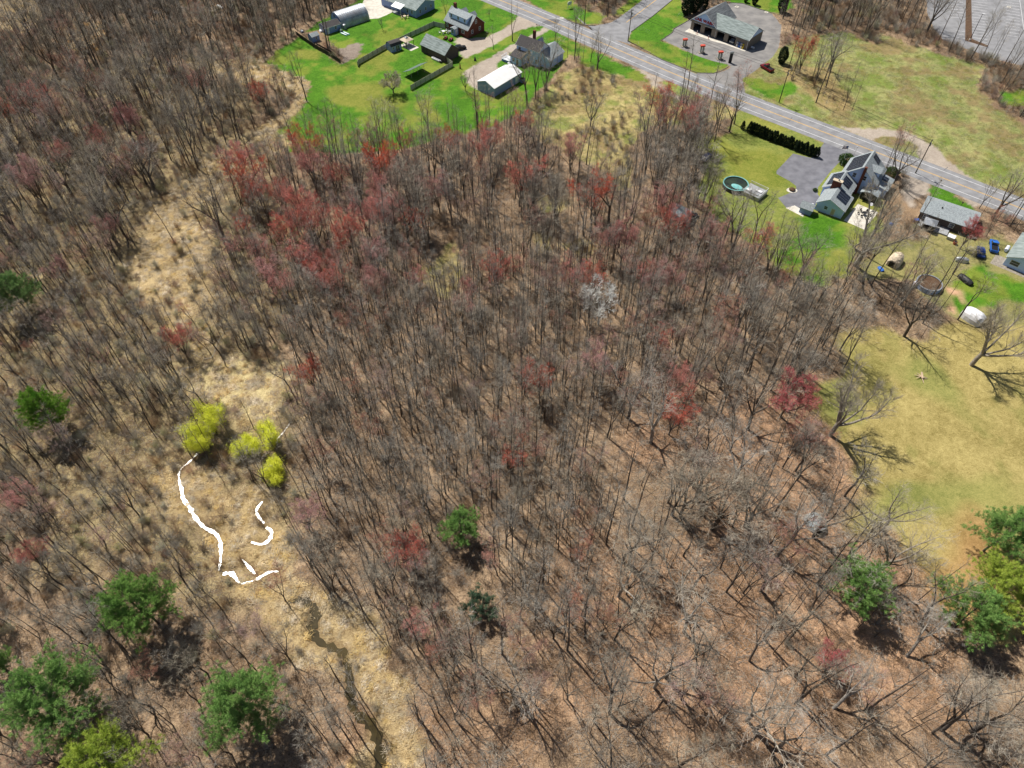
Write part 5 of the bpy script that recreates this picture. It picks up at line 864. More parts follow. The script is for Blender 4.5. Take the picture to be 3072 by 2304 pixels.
# ---------------------------------------------------------------- evergreens and willows
def foliage(name, centres, L, w, n, m, dirs=None, seed=1, upb=.35):
    r_ = np.random.default_rng(seed); N = len(centres); Cn = np.repeat(np.array(centres), n, 0); D = r_.normal(0, 1, (N * n, 3)); D[:, 2] += upb
    if dirs is not None: D += np.repeat(np.array(dirs), n, 0) * 1.3
    D /= np.linalg.norm(D, axis=1)[:, None]; S_ = np.cross(D, r_.normal(0, 1, (N * n, 3))); S_ /= np.linalg.norm(S_, axis=1)[:, None] + 1e-9; l_ = L * r_.uniform(.6, 1.2, (N * n, 1))
    Cn = Cn + r_.normal(0, L * .22, Cn.shape); A_ = Cn - S_ * w; B_ = Cn + S_ * w; T_ = Cn + D * l_; V = np.stack([A_, B_, T_], 1).reshape(-1, 3)
    return npmesh(name, V, None, [m], None, np.arange(N * n * 3).reshape(-1, 3))
def pine(seed, h, rad, m, irregular=.3):
    random.seed(seed); segs = []; cs = []; ds = []
    w = walk(segs, (0, 0, 0), (0, 0, 1), h, .26, .04, 12, .02, .05, 0); nw = int(h * .9)
    for i in range(nw):
        t = .3 + .69 * i / nw; az = random.uniform(0, 6.28)
        for j in range(5):
            p, d, r = at_(w, Vector((0, 0, 0)), min(t + random.uniform(-.015, .015), .99)); az += 1.256 + random.uniform(-.35, .35)
            prof = min(1, (t - .1) / .22) * (1 - max(0, (t - .42) / .62)) ** .75; l1 = rad * prof * random.uniform(1 - irregular, 1 + irregular) + .5
            lw = walk(segs, p, (math.cos(az), math.sin(az), .12 + .5 * t), l1, .05, .02, 5, .1, .05, 1)
            for k in range(max(4, int(l1 * 3.4))):
                t2 = .25 + .75 * random.random(); p2, d2, r2 = at_(lw, p, min(t2, .99)); s2 = walk(segs, p2, tilt(d2, R(random.uniform(20, 60)), random.uniform(0, 6.28)) + Vector((0, 0, .25)), l1 * .26 + .35, .02, .01, 2, .1, .1, 2)
                for q, dq, _, _ in s2:
                    for _k in range(2): cs.append(tuple(q + rv(.14))); ds.append(tuple(dq))
    V, Q = tubes([s for s in segs], 4); return npmesh('pine_trunk', V, Q, [bark]), foliage('pine_crown', cs, .4, .019, 28, m, ds, seed)
pm = [mat('pine_green', (132, 162, 88), .8, (94, 130, 64), .7, obj_rand=.1), mat('pine_yellow_green', (172, 188, 76), .8, (136, 158, 58), .7), mat('pine_mid_green', (134, 168, 88), .8, (98, 138, 66), .7), mat('pine_dull', (78, 104, 78), .8, (62, 84, 62), .7)]
def conifer_dense(seed, h, rad, m, n=420, shape='cone', L=.3):
    r_ = np.random.default_rng(seed); cs = []; ds = []
    while len(cs) < n:
        z = r_.random(); a = r_.uniform(0, 6.28)
        if shape == 'cone': rr = rad * (1 - z) ** .6 * (.55 + .45 * min(1, z * 6))
        else: zz = z * 2 - 1; rr = rad * math.sqrt(max(0, 1 - zz * zz))
        f = r_.uniform(.72, 1.03) * (1 + .16 * math.sin(a * 3 + seed + z * 9)); cs.append((math.cos(a) * rr * f, math.sin(a) * rr * f, .15 + z * (h - .3))); ds.append((math.cos(a), math.sin(a), .5))
    segs = []; random.seed(seed); walk(segs, (0, 0, 0), (0, 0, 1), h * .9, .1, .03, 4, .01, 0, 0); V, Q = tubes(segs, 5)
    return npmesh('trunk', V, Q, [bark]), foliage('crown', cs, L, L * .22, 9, m, ds, seed)
def willow(seed, h, rad, m):
    random.seed(seed); segs, _ = grow(seed=seed, h=h, r=.22, leaders=6, spread=.75, split=.15, nl=7, ll=rad * .5, el=50, sub=4, tw=2, tl=.5, crook=.2); cs = []
    for s in segs:
        if s[4] >= 2:
            p = Vector(s[1])
            for k in range(3): cs.append((p.x + random.gauss(0, .5), p.y + random.gauss(0, .5), p.z + random.gauss(0, .35) - random.random() * .9))
    V, Q = tubes([s for s in segs if s[4] <= 2], 4); return npmesh('willow_trunk', V, Q, [bark]), foliage('willow_crown', cs, .5, .018, 5, m, [(0, 0, -.6)] * len(cs), seed, 0)
wmat = mat('willow_leaf', (236, 238, 84), .8, (212, 218, 66), .8)
arbm = mat('arborvitae_green', (44, 62, 34), .85, (30, 46, 26), 1.5); junm = mat('juniper_green', (48, 66, 38), .85, (32, 46, 28), 1.2); boxm = mat('boxwood_green', (78, 104, 44), .85, (50, 76, 34), 1.5)

# ---------------------------------------------------------------- planting
def plant(kind, name, label, cat, xy, rz=None, s=1.0, group=None, meshes=None, z=None, lean=None):
    tm, cm = meshes or V_[kind]; rz = random.uniform(0, 6.28) if rz is None else rz
    zz = float(gz(xy[0], xy[1])) - .05 if z is None else z
    t = bpy.data.objects.new(name, None); t.empty_display_size = .3; C.objects.link(t); t.location = (xy[0], xy[1], zz); t.rotation_euler = (0, 0, rz) if lean is None else lean; t.scale = (s, s, s)
    for nm, me_ in (('trunk', tm), ('crown', cm)):
        c_ = bpy.data.objects.new(nm, me_); C.objects.link(c_); c_.parent = t
    return tag(t, label, cat, group)
SPECIAL = []; BIG = [G(2340, 1290), G(2489, 1350), G(1795, 1000), G(2560, 1960), G(2940, 1990), G(1400, 1720), G(1460, 1880), G(840, 2330), G(2499, 2160), G(2247, 2010), G(505, 450)]
def sp(kind, px, hgt, label, name='leafless_tree', cat='tree', rz=None, group=None):
    base = dict(pole=16, multi=16, oak=15, maple=14, crimson=14, faint=15.5, green=9, white=12, birch=17, apple=6.6, vase=8, slim=16, crook=15, sprawl=15.5, leanr=15, snag=10.5, twin=17)[kind.rstrip('0123456789')]
    xy = G(*px); SPECIAL.append(xy); random.seed(int(px[0] * 7 + px[1])); return plant(kind, name, label, cat, xy, rz, hgt / base, group)
def crown_xy(px, z): return G(px[0], px[1], z)
sp('slim0', (921, 305), 17, 'tall slim leafless tree alone on the left edge of the green lawn', rz=2.4)
sp('apple0', (1180, 279), 6.8, 'low round-crowned grey fruit tree on the lawn beside the board fence')
sp('vase0', (1396, 272), 7, 'small vase-shaped bare tree at the gravel corner by the white-roofed garage')
sp('crook0', (1583, 319), 17.5, 'big dark leafless tree standing over the far end of the white-roofed garage')
sp('multi1', (1634, 283), 13, 'dark leafless tree between the pale blue house and the meadow')
sp('twin0', (1537, 123), 16, 'tall twin-stemmed bare tree between the two gravel drives')
sp('crook1', (1481, 149), 9, 'small crooked bare tree on the grass strip between the two gravel drives')
sp('crook0', (1664, 125), 8, 'gnarled bare tree between the pale blue house and the road')
sp('multi0', (1337, 44), 9, 'bare tree behind the left corner of the brick house')
sp('vase0', (1148, 90), 4.5, 'thin young tree alone on the lawn beside the arched steel shed')
sp('vase0', (1468, 56), 3.6, 'tiny bare tree on the grass between the brick house and the road')
sp('multi2', (1772, 186), 12, 'thin upright bare tree on the verge below the side road junction')
sp('pole1', (1748, 205), 11, 'thin bare tree in brush on the road verge beyond the pale blue house')
sp('vase0', (1771, 378), 12, 'bare tree standing alone in the middle of the dry meadow', rz=1)
sp('crook1', (1634, 518), 14, 'crooked dark bare tree at the left edge of the dry meadow')
sp('crook1', (1797, 530), 9.5, 'small forked bare tree at the lower edge of the dry meadow')
sp('crook0', (1771, 660), 14, 'dark bare tree below the dry meadow, its long shadow on open grass')
sp('sprawl0', (1598, 640), 14, 'wide fan-shaped bare tree left of the small grassy clearing')
sp('faint0', (2202, 372), 19, 'tall pink-budded tree leaning over the road at the end of the evergreen hedge', 'red_budded_tree')
sp('multi3', (2144, 424), 18, 'tall bare tree in the roadside clump, its top crossing the road')
for i, p_ in enumerate([(2035, 548), (2010, 520), (2060, 520), (2080, 560), (2000, 470), (2050, 470), (2100, 480), (1970, 560), (2120, 450), (2090, 425)]): sp('multi%d' % (i % 4), p_, 15 + (i * 37 % 4), 'bare many-stemmed tree in the roadside clump above the pool', group='bare trees in the roadside clump')
sp('crook0', (2193, 728), 16, 'tall thick-trunked bare tree in front of the pool deck, left of its neighbour'); sp('crook1', (2260, 727), 17, 'tall bare tree directly below the pool deck, leaning right at the top')
sp('crook1', (2128, 727), 14, 'bare tree at the wood edge, first one left of the pool trunks'); sp('crook1', (2207, 735), 9, 'short crooked bare tree between the two tall trunks by the pool')
sp('snag0', (2298, 822), 11, 'broken-topped dead tree with stubby limbs at the lawn corner', 'dead_tree')
sp('sprawl0', (2566, 800), 22, 'very tall spreading bare tree between the blue-sided house and the ranch house'); sp('multi3', (2592, 824), 19, 'tall bare tree close beside the great spreading tree below the patio'); sp('multi2', (2540, 815), 15, 'bare tree left of the great spreading tree below the patio')
sp('leanr0', (2696, 918), 16, 'bare tree leaning right over the dark round pool', rz=-.3); sp('crook1', (2452, 912), 13, 'crooked bare tree at the lower edge of the right-hand lawn'); sp('crook1', (2420, 880), 10, 'small bare tree on the lawn edge left of the crooked one')
sp('crook1', (2857, 822), 12, 'crooked bare tree between the ranch house and the white gable house'); sp('crook1', (2872, 960), 15, 'crooked leaning bare tree beside the white tent shelter')
sp('multi1', (2936, 628), 11, 'bare tree between the ranch house and the road'); sp('sprawl0', (2914, 1095), 18, 'huge many-limbed bare tree at the right edge of the yellow lawn')
sp('crimson0', (2340, 1252), 15, 'crimson-budded tree at the left side of the yellow lawn', 'red_budded_tree'); sp('sprawl0', (2489, 1310), 18, 'grey spreading tree beside the crimson tree, casting a long branching shadow on the yellow lawn', rz=.5)
sp('oak1', (2374, 1614), 14, 'pale wide-crowned bare tree over the grey dome tent'); sp('crook1', (2600, 1682), 8, 'small crooked bare tree on the lower left edge of the yellow lawn')
sp('crook0', (2247, 1984), 13, 'dark thick-limbed crooked oak in the leaf-covered wood'); sp('oak3', (2630, 1871), 12, 'bare tree right of the green pine, leaning toward the yellow lawn')
sp('leanr0', (2499, 2125), 14, 'pale bare oak leaning right below the small red tree', rz=-.2); sp('leanr0', (2717, 1970), 14, 'long bare tree leaning right toward the green pines', rz=.1)
sp('multi1', (2157, 2164), 13, 'forked bare tree near the bottom edge left of the red tree'); sp('oak1', (2029, 1810), 16, 'tall pale tree with silvery twigs on the leaf-covered floor')
sp('white0', (1795, 975), 12.5, 'white-barked bare tree standing out in the crowded middle wood', 'white_barked_tree'); sp('birch0', (1027, 537), 17, 'slender white-barked tree rising against the green lawn', 'white_barked_tree')
for p_, k_, h_, lb in [((505, 430), 'maple1', 14, 'wide red-budded tree at the left end of the dirt strip'), ((655, 400), 'maple2', 15, 'tall rust-red tree against the lower left of the green lawn'), ((900, 480), 'maple0', 14, 'red tree left of the white-barked one at the lawn edge')]:
    pass
MAPLES = [  # crown centre in overview pixels, kind, height, label
 ((502, 330), 'maple1', 15, 'wide red-budded tree between the dirt strip and the green lawn'), ((655, 300), 'maple2', 15, 'rust-red tree overlapping the lower left of the green lawn'), ((668, 350), 'maple0', 14, 'bright red-budded tree just below the rust-red one at the lawn edge'),
 ((820, 345), 'maple3', 15, 'red-budded tree right of the white-barked tree at the lawn edge'), ((932, 300), 'faint1', 13, 'small red-topped tree at the right end of the lawn edge'), ((640, 430), 'maple0', 14, 'brightest orange-red tree in the upper wood'),
 ((675, 470), 'maple2', 13, 'red-budded tree directly under the brightest red one'), ((745, 490), 'maple3', 13, 'dark red round-topped tree in the upper wood'), ((610, 490), 'maple1', 13, 'red tree on the left flank of the upper wood'),
 ((52, 195), 'maple1', 14, 'bright red tree close to the left edge of the photo'), ((90, 215), 'maple2', 13, 'red tree right of the bright one near the left edge'), ((150, 225), 'faint1', 15, 'dull red tree third from the left edge'), ((15, 230), 'maple0', 12, 'red tree cut by the left edge'),
 ((385, 165), 'faint2', 13, 'thin red tree left of two in the upper left brush'), ((425, 172), 'maple1', 11, 'small red tree right of two in the upper left brush'),
 ((1370, 440), 'faint0', 14, 'red-budded tree left of the roadside clump'), ((1350, 510), 'maple3', 13, 'round red tree in the middle wood below the meadow'), ((1400, 470), 'faint1', 14, 'faint red tree by the grey shed in the trees'),
 ((665, 795), 'maple0', 11, 'red tree right of the pale reed field'), ((650, 1105), 'maple1', 10, 'red tree right of the winding stream'), ((700, 600), 'maple2', 12, 'red tree in the left side of the middle wood'),
 ((110, 685), 'faint1', 12, 'red-topped tree beside the dark pine at the left edge'), ((55, 745), 'faint1', 6, 'low red tree in the shade of the left pine'), ((62, 1195), 'maple0', 9, 'small bright red tree near the left edge, lower down'),
 ((892, 1210), 'maple2', 8, 'small red tree left below the little green pine'), ((1120, 1350), 'faint1', 11, 'red tree below the dull green evergreen'), ((1165, 1380), 'faint0', 9, 'second red tree below the dull green evergreen'), ((1272, 1345), 'faint2', 10, 'red tree a little right of the two red ones'),
 ((1805, 1435), 'crimson1', 9, 'small crimson tree in the lower right wood'), ((590, 1255), 'faint1', 12, 'wide red tree over the lower stream bend'), ((540, 1330), 'faint0', 11, 'faint red tree left of the lower brown stream'),
 ((2100, 495), 'crimson1', 9, 'crimson tree at the end of the ranch house'), ((2160, 465), 'faint1', 10, 'pinkish tree between the ranch house and the road at right'), ((1700, 80), 'faint0', 10, 'pinkish-red tree at the right edge of the car wash lot'),
 ((1160, 585), 'faint1', 14, 'faint red tree at the top of the dense middle wood'), ((1080, 580), 'maple1', 12, 'red tree left at the top of the dense middle wood'), ((1240, 590), 'maple2', 11, 'red tree left of the white-barked tree in the middle wood'), ((840, 830), 'faint2', 12, 'faint red tree in the dense wood right of the reed field'),
 ((205, 1165), 'faint0', 9, 'faint red tree left above the big green pine'), ((165, 60), 'faint2', 14, 'dull red tree near the top left corner'), ((1480, 560), 'faint1', 12, 'faint red tree below the pool lawn'), ((1570, 720), 'faint0', 12, 'faint red tree in the right part of the middle wood'), ((1640, 610), 'faint2', 11, 'faint red tree beside the lawn corner'), ((1180, 960), 'faint1', 10, 'small faint red tree in the heart of the dense wood'), ((815, 925), 'faint0', 9, 'small faint red tree on the left flank of the dense wood')]
for (cx, cy), k_, h_, lb in MAPLES:
    xy = G(*OV(cx, cy), h_ * .72); SPECIAL.append(xy); random.seed(cx * 31 + cy)
    plant(k_, 'red_budded_tree', lb, 'tree', xy, None, h_ / dict(maple=14.5, faint=15.5, crimson=14)[k_.rstrip('0123456789')])
PINES = [((45, 885), 12, 5.2, 0, 'dark green pine cut by the left edge of the photo'), ((135, 1235), 12, 4.2, 0, 'narrow dark pine below the one at the left edge'), ((425, 1820), 14, 6.0, 0, 'broad dark green pine left of the lower stream'), ((180, 2110), 15, 7, 2, 'largest green pine, in the lower left corner'),
 ((730, 2110), 15, 5.8, 2, 'mid-green pine left of the brown stream at the bottom'), ((300, 2290), 12, 5.6, 1, 'yellow-green pine cut by the bottom edge'), ((1382, 1588), 8, 3.5, 2, 'small lone green pine in the middle of the bare wood'), ((1442, 1818), 5, 2.6, 3, 'dull grey-green evergreen below the small lone pine'),
 ((2580, 1760), 11, 5.4, 2, 'green pine at the lower left edge of the yellow lawn'), ((3010, 1600), 12, 5, 2, 'upper green pine at the right edge of the yellow lawn'), ((3020, 1770), 11, 5.5, 1, 'yellow-green pine at the right edge'), ((2915, 1840), 11, 5.5, 2, 'lowest of the green pines by the right edge'), ((-25, 1985), 9, 2.2, 2, 'pine showing one branch at the left edge')]
for i, (c_, h_, r_, mi_, lb) in enumerate(PINES):
    xy = G(c_[0], c_[1], h_ * .58); SPECIAL.append(xy); BIG.append(xy); plant(None, 'pine_tree', lb, 'pine', xy, 0, 1, meshes=pine(400 + i, h_, r_ * .9, pm[mi_]))
for i, (c_, h_, r_, lb) in enumerate([((628, 1262), 8, 5.0, 'big yellow-green willow over the stream'), ((735, 1335), 4, 1.8, 'small yellow-green willow right of the big one'), ((802, 1308), 6.5, 2.8, 'round yellow-green willow furthest right of the row'), ((818, 1405), 4, 1.8, 'smallest yellow-green willow, below the round one'), ((592, 1322), 6, 3.2, 'low yellow-green willow on the left bank below the big one')]):
    xy = G(c_[0], c_[1], h_ * .65); SPECIAL.append(xy); plant(None, 'willow_tree', lb, 'tree', xy, 0, 1, meshes=willow(450 + i, h_, r_, wmat))
jm = conifer_dense(460, 8, 2.0, junm, 700, 'ball', .5)
for i, (p_, h_) in enumerate([((2058, 46), 8), ((2082, 38), 8.5), ((2107, 30), 7.5)]): plant(None, 'dark_evergreen', ['dark evergreen nearest the car wash gable', 'middle dark evergreen behind the car wash corner', 'third dark evergreen, partly hidden by the car wash roof'][i], 'tree', G(*p_), i, h_ / 8, meshes=jm)
plant(None, 'dark_evergreen', 'dark evergreen on the grass behind the car wash lot', 'tree', G(2343, 38), 0, .8, meshes=jm); plant(None, 'dark_evergreen', 'dark bushy evergreen at the right edge of the car wash lot', 'tree', G(2343, 191), 1, .75, meshes=jm)
plant(None, 'dark_evergreen', 'dark evergreen at the back of the car wash near the top edge', 'tree', G(2262, 14), 1, .55, meshes=jm); plant(None, 'dark_evergreen', 'small dark evergreen at the top edge behind the car wash lot', 'tree', G(2236, 7), 1, .4, meshes=jm)
ab = [conifer_dense(470 + i, 3.6, .95, arbm, 330, 'cone', .26) for i in range(3)]
a_ = Vector(G(2247, 397)); b_ = Vector(G(2447, 472)); nh = 26
for i in range(nh):
    p = a_.lerp(b_, i / (nh - 1)) + Vector((random.gauss(0, .12), random.gauss(0, .12))); plant(None, 'arborvitae', 'dark green conical arborvitae in the hedge beside the lawn', 'hedge tree', p, random.uniform(0, 6), random.uniform(.88, 1.1), 'arborvitae in the hedge', meshes=ab[i % 3])
plant(None, 'arborvitae', 'lone small arborvitae at the left end of the hedge', 'hedge tree', G(2227, 387), 0, .8, meshes=ab[0])
bx = conifer_dense(480, 3, 2.3, boxm, 900, 'ball', .3)
plant(None, 'round_bush', 'large round green bush by the flagpole and driveway', 'bush', G(2538, 492), 0, 1, meshes=bx); plant(None, 'round_bush', 'round green bush at the road side corner of the blue-sided house', 'bush', G(2672, 528), 2, .85, meshes=bx)
plant(None, 'round_bush', 'small green bush behind the arborvitae end of the drive', 'bush', G(2445, 573), 2, .28, meshes=bx)

# ---------------------------------------------------------------- the woods: individuals first, the far rest as stuff
def inframe(px, m=160): return -m < px[0] < 3072 + m and -m < px[1] < 2304 + 420
def open_at(xs, ys):
    k = np.zeros(len(xs)); kind = np.array(['forest'] * len(xs), object)
    for kd, w in zmasks(xs, ys):
        kind[w > .5] = kd
    return kind
def near_paved(xs, ys, d=1.5):
    b_ = np.zeros(len(xs), bool)
    for P in PAVED: b_ |= sdist(P, xs, ys) > -d
    for c_, r_ in KEEP: b_ |= np.hypot(xs - c_[0], ys - c_[1]) < r_
    return b_
def region(px):   # which part of the wood a point (photo pixel of its foot) lies in
    x, y = px; ox, oy = x * .72, y * .72
    if ox < 560 and oy < 520: return 'upper left wood'
    if ox < 640: return 'lower left wood' if oy > 900 else 'left wood by the stream'
    if ox > 1300 and oy > 900 or (ox > 1000 and oy > 1380): return 'leaf-covered lower right wood'
    if oy < 560: return 'upper middle wood'
    if ox > 1500: return 'right-hand wood edge'
    return 'crowded middle wood'
SPC = {'upper left wood': 5.2, 'lower left wood': 4.8, 'left wood by the stream': 3.8, 'leaf-covered lower right wood': 6.2, 'upper middle wood': 4.9, 'right-hand wood edge': 4.4, 'crowded middle wood': 2.9}
st_ = 3.0; xs, ys = np.meshgrid(np.arange(-215, 215, st_), np.arange(12, 330, st_)); xs = xs.ravel() + rng.uniform(-2.2, 2.2, xs.size); ys = ys.ravel() + rng.uniform(-2.2, 2.2, ys.size)
kind = open_at(xs, ys); ahead = open_at(xs, ys + 6.5); npav = near_paved(xs, ys); spx = np.array(SPECIAL); TR = []
for i in range(len(xs)):
    px = PX(xs[i], ys[i])
    if not inframe(px) or npav[i]: continue
    kd = kind[i]; rg = region(px)
    if kd in OPEN:
        if kd != 'tan' or random.random() > .05: continue
    p_ = (st_ / SPC[rg]) ** 2
    if ahead[i] in ('tan', 'pale'): p_ *= .3
    if px[0] > 1480 and px[1] < 760 and not (1930 < px[0] < 2150 and px[1] > 400): p_ *= .55
    if 1930 < px[0] < 2150 and 420 < px[1] < 620: p_ *= 1.6
    if px[0] < 1480 and px[1] < 120: p_ *= 1.2
    d_ = np.hypot(spx[:, 0] - xs[i], spx[:, 1] - ys[i]).min()
    if d_ < 2.2 or (len(BIG) and min(math.hypot(b_[0] - xs[i], b_[1] - ys[i]) for b_ in BIG) < 5.2): continue
    if px[0] > 2480 and px[1] > 560 and px[1] < 1000: p_ *= .35
    if abs(px[0] - 600) < 320 and 1290 < px[1] < 1750: p_ *= .35
    u = vnoise(xs[i], ys[i], 16, 9); u4 = vnoise(xs[i], ys[i], 4.5, 19); p_ *= (.55 + .9 * u) * (.45 + 1.1 * u4)
    if random.random() < p_:
        f_ = vnoise(xs[i], ys[i], 22, 12); red = .10 + (.28 if rg == 'upper middle wood' else .1 if rg == 'upper left wood' else .06) * (f_ > .5)
        ox, oy = px[0] * .72, px[1] * .72
        if 430 < ox < 980 and 340 < oy < 660: red = .4 if ox < 900 else .22
        if 980 < ox < 1700 and 620 < oy < 780: red = .2
        if 1280 < ox < 1480 and 480 < oy < 680: red = .28
        if ox < 320 and 250 < oy < 420: red = .28
        if 1050 < ox < 1320 and 1380 < oy < 1540: red = .18
        if kd == 'brown' or px[1] < 200: red = .03
        r0 = random.random()
        if r0 < red: v = 'maple%d' % random.randrange(4) if random.random() < (.45 if red > .25 else .15) else 'faint%d' % random.randrange(3)
        elif rg == 'leaf-covered lower right wood': v = random.choice(['oak0', 'oak1', 'oak2', 'oak3', 'multi0', 'multi2', 'pole4', 'pole5', 'crook0', 'crook1'])
        elif rg == 'crowded middle wood': v = random.choice(['pole%d' % k for k in range(6)] + ['pole2', 'pole4', 'multi0', 'multi3'])
        elif rg in ('lower left wood', 'left wood by the stream'): v = random.choice(['pole0', 'pole1', 'pole3', 'multi1', 'crook1', 'multi2'])
        else: v = random.choice(['pole%d' % k for k in range(6)] + ['multi%d' % k for k in range(4)] + ['oak2'])
        s = random.uniform(.8, 1.15) * (1.12 if rg in ('upper middle wood', 'leaf-covered lower right wood', 'upper left wood', 'right-hand wood edge') else 1) * (.8 if rg in ('lower left wood', 'left wood by the stream') else 1) * (.86 if rg == 'crowded middle wood' else 1)
        if v[:3] == 'oak': s *= .92
        if v[:3] in ('map', 'fai'): s *= .82
        TR.append((xs[i], ys[i], v, s, rg, px))
st3 = 2.9; xs3, ys3 = np.meshgrid(np.arange(-215, 215, st3), np.arange(12, 330, st3)); xs3 = xs3.ravel() + rng.uniform(-2, 2, xs3.size); ys3 = ys3.ravel() + rng.uniform(-2, 2, ys3.size); k3 = open_at(xs3, ys3); a3 = open_at(xs3, ys3 + 6.5); n3 = near_paved(xs3, ys3)
for i in range(len(xs3)):
    px = PX(xs3[i], ys3[i])
    if not inframe(px) or n3[i] or k3[i] in OPEN or k3[i] == 'brown' or min(math.hypot(b_[0] - xs3[i], b_[1] - ys3[i]) for b_ in BIG) < 4.5 or a3[i] in ('tan', 'pale'): continue
    rg = region(px); pr = {'crowded middle wood': .85, 'upper middle wood': .5, 'leaf-covered lower right wood': .28, 'left wood by the stream': .35, 'lower left wood': .3, 'upper left wood': .2, 'right-hand wood edge': .4}[rg]
    if px[0] > 2350 and px[1] < 1050: pr *= .4
    if random.random() < pr: TR.append((xs3[i], ys3[i], 'thin%d' % random.randrange(4), random.uniform(.6, 1.05), rg, px))
# shrubs
st2 = 2.3; xs2, ys2 = np.meshgrid(np.arange(-215, 215, st2), np.arange(12, 330, st2)); xs2 = xs2.ravel() + rng.uniform(-1.1, 1.1, xs2.size); ys2 = ys2.ravel() + rng.uniform(-1.1, 1.1, ys2.size)
kind2 = open_at(xs2, ys2); npav2 = near_paved(xs2, ys2, .8); SR = []
for i in range(len(xs2)):
    px = PX(xs2[i], ys2[i])
    if not inframe(px, 60) or npav2[i]: continue
    kd = kind2[i]; rg = region(px); u = vnoise(xs2[i], ys2[i], 8, 14)
    dens = {'upper left wood': .8, 'lower left wood': .62, 'left wood by the stream': .75, 'leaf-covered lower right wood': .05, 'upper middle wood': .55, 'right-hand wood edge': .4, 'crowded middle wood': .34}[rg]
    if kd == 'meadow': dens = .42 * (u > .42)
    elif kd == 'brown' and px[0] > 1500: dens = .95
    elif kd == 'tan': dens = .2 if px[1] < 1000 else .4 if px[1] < 1600 else .08
    elif kd in OPEN: continue
    if random.random() < dens * (.45 + 1.1 * u):
        low = rg in ('upper left wood', 'lower left wood', 'left wood by the stream') or kd in ('meadow', 'brown')
        v = random.choice(['shrub0', 'shrub1', 'shrub2', 'shrub3', 'shrub4'] + (['shrub5'] if random.random() < .5 else [])) if (low and random.random() < .8) else random.choice(['sap0', 'sap1', 'sap2', 'sap3', 'shrub1', 'shrub2'])
        SR.append((xs2[i], ys2[i], v, random.uniform(.45, 1.0) * (1.15 if kd == 'brown' else 1), rg, px))
print('trees', len(TR), 'shrubs', len(SR))
def dist(t): return math.hypot(t[0], t[1], )
reds = sorted([t for t in TR if t[2][:3] in ('map', 'fai')], key=dist); greys = sorted([t for t in TR if t[2][:3] not in ('map', 'fai')], key=dist); SR.sort(key=dist)
greys.sort(key=lambda t: t[1]); reds.sort(key=lambda t: t[1]); SR.sort(key=lambda t: t[1])
NG, NR, NS = 250, 240, 300
inside = lambda t: -20 < t[5][0] < 3092 and t[5][1] < 2320
def split(L_, n_):
    a = [t for t in L_ if inside(t)][:n_]; ids = set(id(t) for t in a); return a, [t for t in L_ if id(t) not in ids]
gi, gr = split(greys, NG); ri, rr = split(reds, NR); si, sr = split(SR, NS)
LM = [((425, 1900), 'broad dark green pine'), ((180, 2200), 'largest lower-left pine'), ((730, 2230), 'pine by the brown stream'), ((1390, 1670), 'lone small green pine'), ((1450, 1860), 'dull grey-green evergreen'), ((2560, 1880), 'green pine by the yellow lawn'),
      ((2960, 1850), 'pines at the right edge'), ((650, 1320), 'yellow-green willows'), ((135, 1310), 'narrow dark pine at left'), ((60, 960), 'pine at the left edge'), ((1795, 975), 'white-barked tree'), ((2450, 1560), 'dome tent'), ((2340, 1252), 'crimson tree'),
      ((720, 1720), 'stream bend'), ((1050, 2100), 'brown channel'), ((620, 1600), 'bright stream'), ((1750, 2290), 'bottom edge of the photo'), ((1100, 1500), 'left flank of the wood'), ((2000, 1400), 'right flank of the wood'), ((1500, 1250), 'centre of the wood'), ((2250, 1990), 'thick crooked oak'), ((2090, 2120), 'forked tree by the bottom edge'), ((300, 1600), 'left brush slope')]
def where(px):
    p, nm = min(LM, key=lambda q: math.hypot(q[0][0] - px[0], q[0][1] - px[1])); dx, dy = px[0] - p[0], px[1] - p[1]
    if math.hypot(dx, dy) < 60: return 'right beside the ' + nm
    return ('left of the ' if dx < 0 else 'right of the ') + nm if abs(dx) > abs(dy) else ('above the ' if dy < 0 else 'below the ') + nm
FORM = dict(thin='thin pole-like', pole='straight single-stemmed', multi='many-stemmed', oak='wide-crowned', crook='crooked', maple='bright red-budded', faint='faintly reddish')
def describe(v, s, px): return ('tall ' if s > .92 else 'short ' if s < .72 else '') + FORM[v.rstrip('0123456789')] + ' bare tree ' + where(px)
for x_, y_, v, s, rg, px in gi: lb = describe(v, s, px); plant(v, 'leafless_tree', lb, 'tree', (x_, y_), None, s, lb.replace(' tree ', ' trees ', 1))
for x_, y_, v, s, rg, px in ri: lb = describe(v, s, px); plant(v, 'red_budded_tree', lb, 'tree', (x_, y_), None, s, lb.replace(' tree ', ' trees ', 1))
for x_, y_, v, s, rg, px in si:
    o = bpy.data.objects.new('bare_shrub' if v[:3] == 'shr' else 'sapling', SH[v]); C.objects.link(o); o.location = (x_, y_, float(gz(x_, y_)) - .05); o.rotation_euler = (0, 0, random.uniform(0, 6.28)); o.scale = (s, s, s)
    if v[:3] == 'shr': lb = ('low' if s < .7 else 'tall') + ' twiggy leafless shrub ' + where(px); tag(o, lb, 'shrub', lb.replace('shrub', 'shrubs'))
    else: lb = ('short' if s < .7 else 'tall') + ' thin leafless sapling ' + where(px); tag(o, lb, 'sapling', lb.replace('sapling', 'saplings'))

